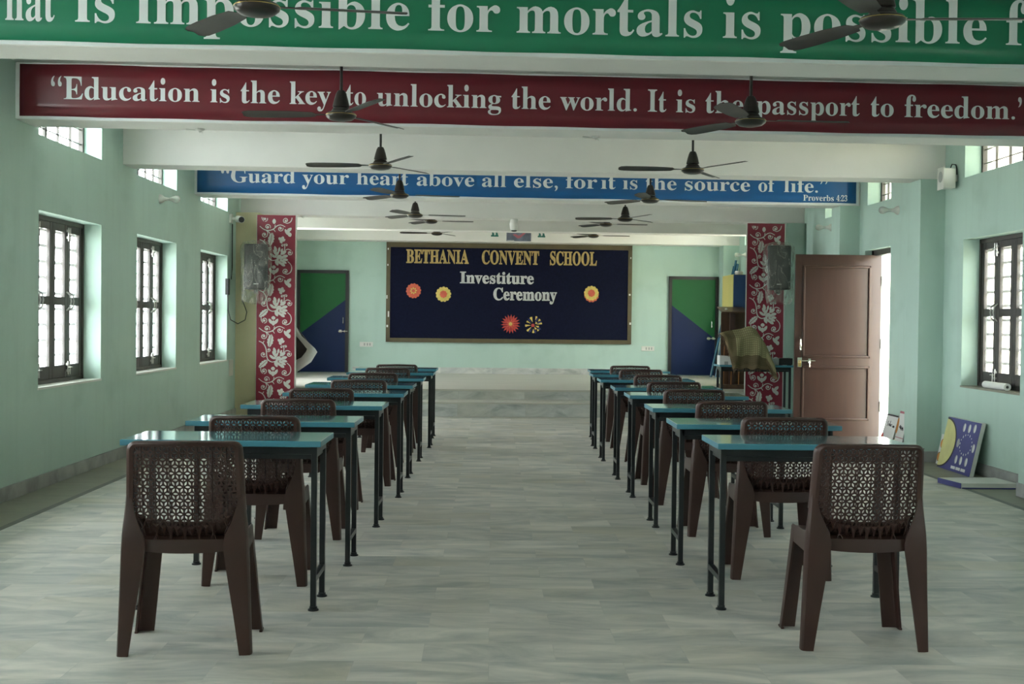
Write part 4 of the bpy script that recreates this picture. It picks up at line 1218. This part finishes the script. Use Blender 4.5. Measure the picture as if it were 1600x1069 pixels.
# security cameras
o = thing('security_camera', 'white bullet security camera at the top of the left wall corner', 'camera', (XL, 15.35, 2.51))
MB().box(0, 0.03, -0.05, 0.05, -0.055, 0.06).build('mount', m_plast, o, bevel=0.004)
MB().tube([(0.03, 0, 0.0), (0.10, -0.02, -0.005)], 0.02, 10).build('arm', m_plast, o, smooth=True)
b = MB().tube([(0.09, 0.05, 0.0), (0.165, -0.10, -0.02)], 0.043, 16); b.build('camera_body', m_plast, o, smooth=True)
b = MB().tube([(0.165, -0.10, -0.02), (0.169, -0.108, -0.021)], 0.036, 16); b.build('lens', m_black, o)
o = thing('dome_camera', 'white dome camera under the stage front beam above the board', 'camera', (0.275, 16.25, ZB))
MB().lathe([(0.052, 0.0), (0.052, -0.05), (0.060, -0.053), (0.060, -0.070), (0.052, -0.13), (0.044, -0.148)], n=20).build('camera_body', m_plast, o, smooth=True)
MB().lathe([(0.040, -0.146), (0.036, -0.160), (0.018, -0.166)], n=18).build('lens_dome', m_black, o, smooth=True)

# small hooks left in the beam undersides
for i, (x, y, lab) in enumerate(((-2.116, 8.80, 'old white ceiling hook under the maroon banner beam at left'), (0.742, 8.88, 'old white ceiling hook under the maroon banner beam near the middle'), (-2.524, 16.15, 'old white ceiling hook under the stage front beam at left'))):
    b = MB().lathe([(0.035, 0), (0.030, -0.010), (0.012, -0.018), (0.006, -0.026)], (x, y, ZB), 14)
    b.tube([(x - 0.10, y, ZB - 0.006), (x, y, ZB - 0.010), (x + 0.02, y, ZB - 0.03)], 0.005, 6)
    tag(b.build('ceiling_hook', m_plast), lab, 'hook', 'old hooks under the beams')

# big loudspeakers with polythene bags pulled over them
def loudspeaker(x, y, z, rz, lab_s, lab_c, w, flip):
    root = thing('loudspeaker', lab_s, 'loudspeaker', (x, y, z), rz)
    b = MB(); hw, hd, hh = w / 2, 0.13, 0.285
    prof = [(-hw, -hd), (hw, -hd), (hw * 0.72, hd), (-hw * 0.72, hd)]
    b.prism(prof, lambda a, c, d: (a, c, d), -hh, hh)
    b.build('cabinet', m_spk, root, bevel=0.02)
    MB().box(-hw * 0.86, hw * 0.86, -hd - 0.006, -hd, -hh * 0.9, hh * 0.9).build('grille', m_black, root, bevel=0.004)
    MB().box(-0.03, 0.03, -hd - 0.009, -hd - 0.006, -hh * 0.78, -hh * 0.74).build('badge', m_steel, root)
    sx = -1 if flip else 1
    b = MB(); b.bar((0, hd, 0), (-sx * 0.06, hd + 0.07, 0), 0.04); b.bar((0, 0, -hh), (0, 0, -hh - 0.05), 0.05)
    b.build('bracket', m_black, root)
    # bag: rings of a crumpled sleeve, longer than the cabinet
    bag = MB(); rings = []
    rr = random.Random(3 if flip else 5)
    n = 40
    for zf, sc in ((0.330, 0.10), (0.325, 0.55), (0.308, 0.90), (0.26, 1.05), (0.18, 1.08), (0.08, 1.06), (-0.02, 1.04), (-0.12, 1.03), (-0.22, 1.0), (-0.31, 0.96), (-0.39, 0.90), (-0.46, 0.84)):
        ring = []
        for k in range(n):
            a = 2 * PI * k / n
            ca, sa = math.cos(a), math.sin(a)
            e = 0.45
            rx = (hw + 0.030) * math.copysign(abs(ca) ** e, ca); ry = (hd + 0.035) * math.copysign(abs(sa) ** e, sa)
            j = 1 + rr.uniform(-0.035, 0.035) + 0.03 * math.sin(5 * a + zf * 14)
            ring.append((rx * sc * j - sx * 0.05 * max(0, -zf - 0.2) * 2, ry * sc * j, zf + 0.018 * math.sin(3 * a + 1) * (1 if zf < -0.4 else 0.3)))
        rings.append(ring)
    bag.loft(rings, caps=False)
    o = bag.build('plastic_cover', m_poly, None, smooth=True)
    o.location = (x, y, z); o.rotation_euler = (0, 0, rz)
    tag(o, lab_c, 'plastic cover')
loudspeaker(-2.99, 15.42, 1.91, 0.18, 'black wall loudspeaker bagged in plastic before the left floral panel', 'clear crumpled plastic bag over the loudspeaker at left', 0.30, False)
loudspeaker(3.675, 15.63, 1.989, -0.12, 'black wall loudspeaker bagged in plastic before the right floral panel', 'clear crumpled plastic bag over the loudspeaker at right', 0.30, True)
b = MB().box(XL + 0.002, XL + 0.04, 15.1, 15.2, 1.55, 1.75)
tag(b.build('junction_box', m_black, bevel=0.004), 'small black box on the left wall under the bagged loudspeaker', 'junction box')
pts = [(XL + 0.02, 15.15, 1.55), (XL + 0.03, 15.15, 1.36), (XL + 0.05, 15.2, 1.24), (XL + 0.12, 15.3, 1.19), (XL + 0.19, 15.4, 1.24), (XL + 0.20, 15.45, 1.34), (XL + 0.13, 15.5, 1.50), (XL + 0.16, 15.4, 1.62)]
tag(MB().tube(pts, 0.006, 6).build('cable', m_black, smooth=True), 'thin black cable looping down from the left loudspeaker', 'cable')
tag(MB().tube([(XL + 0.012, 15.45, 2.45), (XL + 0.012, 15.45, 1.9), (XL + 0.012, 15.4, 1.75)], 0.006, 6).build('cable', m_black), 'straight black cable running down from the bullet camera', 'cable')

# ------------------------------------------------------------------ stage, left: wrapped board leaning behind the panel
o = thing('wrapped_board', 'dark board in white plastic sheet leaning behind the left floral panel', 'wrapped board')
f = lambda a, c, d: (a, 16.95 + d + 0.1 * c, c)
MB().prism([(-3.25, 0.326), (-3.0, 0.326), (-2.72, 0.54), (-2.50, 0.84), (-2.72, 1.12), (-3.25, 1.2)], f, 0, 0.03).build('board', m_black, o)
mb = MB()
P0 = [(-2.74, 1.15), (-2.66, 1.02), (-2.47, 0.85), (-2.44, 0.80), (-2.52, 0.66), (-2.74, 0.50)]
P1 = [(-2.74, 1.02), (-2.70, 0.98), (-2.58, 0.84), (-2.60, 0.80), (-2.66, 0.72), (-2.74, 0.68)]
vs = []
for (a, c), (a2, c2) in zip(P0, P1):
    for t in (0, 0.33, 0.66, 1.0):
        vs.append(f(a + (a2 - a) * t, c + (c2 - c) * t, -0.012 - 0.018 * math.sin(PI * t) - 0.01 * ((len(vs) * 7) % 3)))
mb.add(vs, [(i * 4 + j, i * 4 + j + 1, i * 4 + j + 5, i * 4 + j + 4) for i in range(5) for j in range(3)])
q = mb.build('plastic_sheet', film('milky_polythene', (0.8, 0.82, 0.80), 0.30, 0.15, 0.15, 0.8, 14), o, smooth=True)

# ------------------------------------------------------------------ stage, right: lectern, cupboard, poles
o = thing('lectern', 'dark wooden lectern with sloping top on the stage at right', 'lectern', (3.47, 17.55, ZS))
f = lambda a, c, d: (a, c, d)
b = MB().prism([(-0.19, 0), (0.19, 0), (0.19, 0.02), (-0.19, 0.02)], lambda a, c, d: (a, d, 1.09 + c + (d + 0.18) * 0.2), -0.20, 0.18)
b.build('top', m_wood2, o, bevel=0.004)
MB().box(-0.045, 0.025, -0.10, -0.03, 0.06, 1.10).build('column', m_wood, o)
MB().box(-0.16, 0.19, 0.0, 0.03, 0.06, 1.10).build('back_panel', m_wood2, o)
MB().box(-0.19, 0.19, -0.18, 0.16, 0.0, 0.06).build('base', m_wood2, o, bevel=0.004)
b = MB()
for x in (-0.15, -0.04, 0.07): b.bar((x, -0.17, 0.06), (x + 0.01, -0.17, 0.62), 0.012)
b.bar((-0.17, -0.17, 0.27), (0.12, -0.17, 0.27), 0.010)
b.build('edge_strip', m_orange, o)
tag(MB().lathe([(0.004, 0.0), (0.018, 0.004), (0.020, 0.018), (0.010, 0.026), (0.002, 0.027)], (3.345, 17.36, ZS + 1.132), 12).build('knob', m_plast), 'small white knob lying on the lectern top', 'knob')

o = thing('cupboard', 'tall cupboard with yellow side and blue front behind the lectern', 'cupboard')
b = MB().box(3.52, 4.02, 17.78, 18.6, ZS, 1.985); b.build('carcass', m_cupy, o, bevel=0.004)
b = MB(); b.box(3.525, 3.768, 17.755, 17.78, ZS + 0.06, 1.98); 
b.build('door', m_cupb, o, bevel=0.003)
MB().box(3.772, 4.016, 17.755, 17.78, ZS + 0.06, 1.98).build('door', m_cupb, o, bevel=0.003)
tag(MB().lathe([(0.02, 0.0), (0.055, 0.008), (0.066, 0.035), (0.060, 0.055), (0.050, 0.060), (0.045, 0.05)], (3.66, 18.05, 1.985), 18).build('bowl', m_plast, smooth=True), 'small white bowl on top of the yellow and blue cupboard', 'bowl')
for i, (xb, yb, xt, yt, zt, lab) in enumerate(((3.80, 21.05, 4.20, 21.13, 2.26, 'blue leaning pole at the right stage door, leftmost at its foot'), (3.885, 21.02, 4.225, 21.10, 2.36, 'blue leaning pole at the right stage door, middle of three'), (3.955, 21.0, 4.25, 21.07, 2.30, 'blue leaning pole at the right stage door, rightmost at its foot'))):
    b = MB().tube([(xb, yb, ZS), (xt, yt, zt)], 0.021, 10)
    o = tag(b.build('pole', m_pole, smooth=True), lab, 'pole', 'poles leaning in the stage corner')

# side desk with boxes and the shawl before the right panel
sd = dup(desk0, (3.335, 15.42, 0.020), 0.03, 'teal topped side desk before the right floral panel', None)
if 'group' in sd.keys(): del sd['group']
sd.scale = (1.12, 0.9, 1.0)
sd.location.z = 0.0
ZD = 0.745
o = thing('carton', 'white cardboard carton with a notch on the left end of the side desk', 'box', (2.955, 15.34, ZD), 0.05)
b = MB().prism([(-0.09, 0), (-0.03, 0), (-0.03, 0.04), (0.02, 0.04), (0.02, 0), (0.10, 0), (0.10, 0.105), (-0.09, 0.115)], lambda a, c, d: (a, d, c), -0.07, 0.07)
b.build('carton_body', m_paper, o)
MB().box(-0.03, 0.02, -0.066, 0.06, 0.0, 0.039).build('carton_inside', m_grey, o)
tag(MB().box(3.53, 3.625, 15.30, 15.44, ZD, ZD + 0.085).build('carton', m_grey, bevel=0.004), 'small grey carton between shawl and black device on the side desk', 'box')
o = thing('amplifier', 'black electronic device on the right end of the side desk', 'amplifier', (3.71, 15.38, ZD))
MB().box(-0.08, 0.09, -0.08, 0.10, 0.006, 0.088).build('case', m_black, o, bevel=0.004)
MB().box(-0.075, 0.085, -0.084, -0.08, 0.014, 0.080).build('face_plate', m_spk, o)
b = MB()
for x in (-0.06, 0.07): b.box(x - 0.01, x + 0.01, -0.06, 0.08, 0, 0.006)
b.build('foot', m_black, o)

o = thing('bundle', 'boxy bundle hidden under the olive checked shawl on the side desk', 'bundle', (3.25, 15.42, ZD))
b = MB().box(-0.17, 0.10, -0.14, 0.12, 0.0, 0.35); b.build('carton_body', m_grey, o, bevel=0.01)
MB().box(-0.09, 0.06, -0.09, 0.08, 0.35, 0.41).build('top_parcel', m_grey, o, bevel=0.01)
def shawl():
    """cloth hung over the chair back: outline follows the folds, free corner at right"""
    nx, nz = 40, 30
    TP = [(0, 1.135), (0.15, 1.165), (0.4, 1.190), (0.6, 1.228), (0.72, 1.195), (0.85, 1.05), (1.0, 0.80)]
    def topz(u):
        for (a, c), (a2, c2) in zip(TP[:-1], TP[1:]):
            if u <= a2: 
                t = (u - a) / (a2 - a); t = t * t * (3 - 2 * t) if a == 0.4 or a == 0.6 else t
                return c + (c2 - c) * t
        return TP[-1][1]
    def bot(u):
        if u < 0.17: return 0.98 - 0.28 * (u / 0.17)
        if u < 0.80: return 0.70 + 0.012 * math.sin(u * 30)
        return 0.70 - 0.13 * min(1, (u - 0.80) / 0.15)
    vs, uv = [], []
    for i in range(nx + 1):
        u = i / nx
        x0 = 2.865 + 0.65 * u
        for j in range(nz + 1):
            t = j / nz
            zt = topz(u)
            z = zt + (bot(u) - zt) * t
            x = x0 + (0.08 * t if u > 0.75 else 0.02 * t) + (0.055 * t * (1 - u / 0.25) if u < 0.25 else 0)
            y = 15.19 + 0.035 * math.sin(u * 14 + 2 * t) * t + 0.018 * math.sin(u * 31 + 4 * t) * t - 0.06 * math.sin(PI * min(1, t * 1.2)) + 0.20 * max(0, 0.2 - t) * 4 - 0.10 * (0.25 - u if u < 0.25 else 0) * 2
            vs.append((x, y, z)); uv.append((u * 0.75, (1 - t) * 0.60))
    fs = []
    for i in range(nx):
        for j in range(nz):
            a = i * (nz + 1) + j
            fs.append((a, a + nz + 1, a + nz + 2, a + 1))
    me = bpy.data.meshes.new('shawl'); me.from_pydata(vs, [], fs)
    l = me.uv_layers.new(name='UVMap')
    for p in me.polygons:
        p.use_smooth = True
        for li in p.loop_indices: l.data[li].uv = uv[me.loops[li].vertex_index]
    me.materials.append(m_shawl)
    ob = bpy.data.objects.new('shawl', me); COL.objects.link(ob)
    md = ob.modifiers.new('thickness', 'SOLIDIFY'); md.thickness = 0.006
    tag(ob, 'olive checked wool shawl draped over a bundle on the side desk before the right panel', 'shawl')
    mb = MB(); rr = random.Random(2)
    for k in range(46):
        i = int(k / 46 * nx * 0.18) if k < 16 else int((k - 16) / 30 * nx * 0.8 + nx * 0.15)
        i = min(nx, i)
        p = Vector(vs[i * (nz + 1) + nz])
        q = p + Vector((rr.uniform(-0.012, 0.012), rr.uniform(-0.01, 0.01), -rr.uniform(0.03, 0.05)))
        mb.tube([p, (p + q) / 2 + Vector((0.003, 0, 0)), q], 0.003, 4)
    for k in range(22):
        j = int(k / 22 * nz)
        p = Vector(vs[j])
        q = p + Vector((-rr.uniform(0.01, 0.03), -0.01, -rr.uniform(0.03, 0.06)))
        mb.tube([p, q], 0.003, 4)
    fr = mb.build('fringe', mat('tan_fringe', (0.15, 0.105, 0.06), 0.95, var=0.2), ob)
shawl()

# ------------------------------------------------------------------ right margin: posters and boards
def wall_board(name, label, cat, ya, yb, z0, z1, xfoot, xtop, th, m_face, m_edge):
    """thick card leaning on the right wall; returns (root, mapper(y 0..1 from far, z 0..1, depth))"""
    root = thing(name, label, cat)
    def mp(a, c, d):
        x = xfoot + (xtop - xfoot) * c - d
        return (x, ya + (yb - ya) * a, z0 + (z1 - z0) * c)
    MB().prism([(0, 0), (1, 0), (1, 1), (0, 1)], mp, -th, 0).build('board', m_edge, root)
    MB().prism([(0, 0), (1, 0), (1, 1), (0, 1)], mp, 0, 0.002).build('face', m_face, root)
    return root, mp
def oval(mb, mp, a, c, ra, rc, d, n=20, t0=0.0, t1=2 * PI):
    pts = [(a + ra * math.cos(t0 + (t1 - t0) * k / n), c + rc * math.sin(t0 + (t1 - t0) * k / n)) for k in range(n if t1 - t0 > 6 else n + 1)]
    mb.poly([mp(p, q, d) for p, q in pts])
# moon phase board
root, mp = wall_board('poster_board', 'indigo moon phase poster on thick white board leaning against the right wall', 'poster board', 10.87, 10.13, 0.0, 0.45, 4.02, 4.12, 0.035, m_indigo, m_plast)
mb = MB(); pts = [(0.0, 0.03)] + [(0.01 + 0.37 * math.sin(PI * k / 20), 0.5 - 0.46 * math.cos(PI * k / 20)) for k in range(21)] + [(0.0, 0.97)]
mb.poly([mp(a, c, 0.004) for a, c in pts]); mb.build('sun', m_lemon, root)
mb = MB(); pts = [(0.0, 0.005)] + [(0.02 + 0.385 * math.sin(PI * k / 20), 0.5 - 0.49 * math.cos(PI * k / 20)) for k in range(21)] + [(0.0, 0.995)]
mb.poly([mp(a, c, 0.003) for a, c in pts]); mb.build('sun_rim', m_ink, root)
for a, c in ((0.55, 0.86), (0.70, 0.86), (0.85, 0.88), (0.47, 0.55), (0.93, 0.52), (0.52, 0.24), (0.66, 0.24), (0.82, 0.24)):
    mb = MB(); oval(mb, mp, a, c, 0.040, 0.085, 0.003)
    o = mb.build('moon', m_grey, root)
    if (a, c) != (0.47, 0.55):
        mb = MB(); oval(mb, mp, a + 0.012, c, 0.026, 0.076, 0.004); mb.build('lit_part', m_paper, o)
rr = random.Random(9)
for k in range(16):
    t = k / 16 * 2 * PI
    mb = MB(); oval(mb, mp, 0.70 + 0.17 * math.cos(t), 0.55 + 0.19 * math.sin(t), 0.010, rr.uniform(0.012, 0.03), 0.003, 8)
    mb.build('small_mark', m_paper, root)
for a in (0.42, 0.57, 0.72): MB().poly([mp(a, 0.05, 0.003), mp(a + 0.13, 0.05, 0.003), mp(a + 0.13, 0.105, 0.003), mp(a, 0.105, 0.003)]).build('caption_strip', m_paper, root)
# small white board behind it
root, mp = wall_board('poster_board', 'small white board with orange discs leaning behind the moon phase poster', 'poster board', 11.12, 10.80, 0.0, 0.27, 4.10, 4.155, 0.012, m_paper, m_plast)
mb = MB(); mk = MB()
for a, c in ((0.2, 0.70), (0.14, 0.25)): oval(mk, mp, a, c, 0.15, 0.16, 0.003); oval(mb, mp, a - 0.02, c, 0.11, 0.13, 0.004)
mk.build('disc_rim', m_ink, root); mb.build('disc', m_cone, root)
mk = MB()
for a, c in ((0.5, 0.66), (0.5, 0.2)): oval(mk, mp, a, c, 0.05, 0.10, 0.003)
mk.build('mark', m_ink, root)
# flat board on the floor
o = thing('foam_board', 'flat white foam board with indigo edge lying on the floor at right', 'foam board')
f = lambda a, c, d: (a, c, d)
P = [(3.665, 9.388), (4.12, 9.385), (4.085, 9.765), (3.612, 9.735)]
MB().prism(P, f, 0.001, 0.043).build('board', m_plast, o)
b = MB().prism([(3.663, 9.386), (3.610, 9.735), (3.607, 9.735), (3.660, 9.386)], f, 0.002, 0.043); b.build('edge_band', m_indigo, o)
MB().prism([(3.67, 9.387), (4.118, 9.384), (4.118, 9.3835), (3.67, 9.3865)], f, 0.0, 0.010).build('edge_line', m_indigo, o)
# posters by the door
root, mp = wall_board('poster', 'tilted white poster with handwriting and black top border by the open door', 'poster', 12.62, 12.27, 0.03, 0.345, 4.06, 4.14, 0.006, m_paper, m_grey)
mb = MB(); mb.poly([mp(0.02, 0.95, 0.003), mp(1, 0.95, 0.003), mp(1, 1.0, 0.003), mp(0.02, 1.0, 0.003)]); mb.build('top_border', m_ink, root)
mb = MB()
for L in ([(0.30, 0.78), (0.24, 0.74), (0.30, 0.68), (0.24, 0.62)], [(0.38, 0.64), (0.36, 0.69), (0.41, 0.70), (0.42, 0.64), (0.38, 0.64)], [(0.47, 0.80), (0.46, 0.63)], [(0.56, 0.69), (0.51, 0.68), (0.51, 0.63), (0.56, 0.68), (0.57, 0.62)], [(0.62, 0.62), (0.62, 0.69), (0.66, 0.69)], [(0.74, 0.66), (0.72, 0.61), (0.77, 0.61), (0.78, 0.67)], [(0.82, 0.60), (0.82, 0.66), (0.86, 0.66), (0.87, 0.60)]):
    mb.tube([mp(a, c, 0.003) for a, c in L], 0.0035, 4)
mb.build('handwriting', m_ink, root)
mb = MB(); oval(mb, mp, 0.06, 0.22, 0.10, 0.15, 0.004); mb.build('red_disc', m_pap_red, root)
mb = MB(); mb.poly([mp(0.05, 0.0, 0.005), mp(0.95, 0.0, 0.005), mp(0.95, 0.20, 0.005), mp(0.10, 0.20, 0.005)]); mb.build('dark_band', m_shutter, root)
root, mp = wall_board('poster', 'narrow white poster with yellow oval standing at the column by the door', 'poster', 12.25, 12.02, 0.03, 0.40, 4.08, 4.15, 0.006, m_paper, m_grey)
mb = MB(); oval(mb, mp, 0.02, 0.60, 0.14, 0.22, 0.004); mb.build('yellow_oval', m_cone, root)
mb = MB(); oval(mb, mp, 0.02, 0.10, 0.16, 0.12, 0.004); mb.build('yellow_disc', m_lemon, root)
mb = MB()
for L in ([(0.30, 0.56), (0.40, 0.62), (0.45, 0.52), (0.55, 0.60)], [(0.58, 0.50), (0.70, 0.58), (0.80, 0.50)], [(0.5, 0.55), (0.78, 0.55)]): mb.tube([mp(a, c, 0.003) for a, c in L], 0.006, 4)
mb.build('handwriting', m_ink, root)
mb = MB(); mb.poly([mp(0, 0.94, 0.003), mp(1, 0.94, 0.003), mp(1, 1, 0.003), mp(0, 1, 0.003)]); mb.poly([mp(0, 0.28, 0.003), mp(1, 0.28, 0.003), mp(1, 0.30, 0.003), mp(0, 0.30, 0.003)])
mb.build('border_line', m_pink, root)
# rolled paper on the right window sill
o = thing('paper_roll', 'roll of white paper on the right window sill', 'paper roll')
b = MB(); rings = []
zc = ZW0 + 0.004 + 0.030
prof = [(0.030, 0), (0.030, 0.45), (0.026, 0.45), (0.022, 0.448), (0.012, 0.448), (0.012, 0.44)]
b.lathe([(r, 10.36 - h) for r, h in prof] , (XW + 0.055, 0, zc), 18, 'y')
b.build('roll', m_paper, o, smooth=True)
mb = MB(); mb.lathe([(0.012, 9.913), (0.012, 9.9115)], (XW + 0.055, 0, zc), 14, 'y'); mb.build('roll_core', m_ink, o)
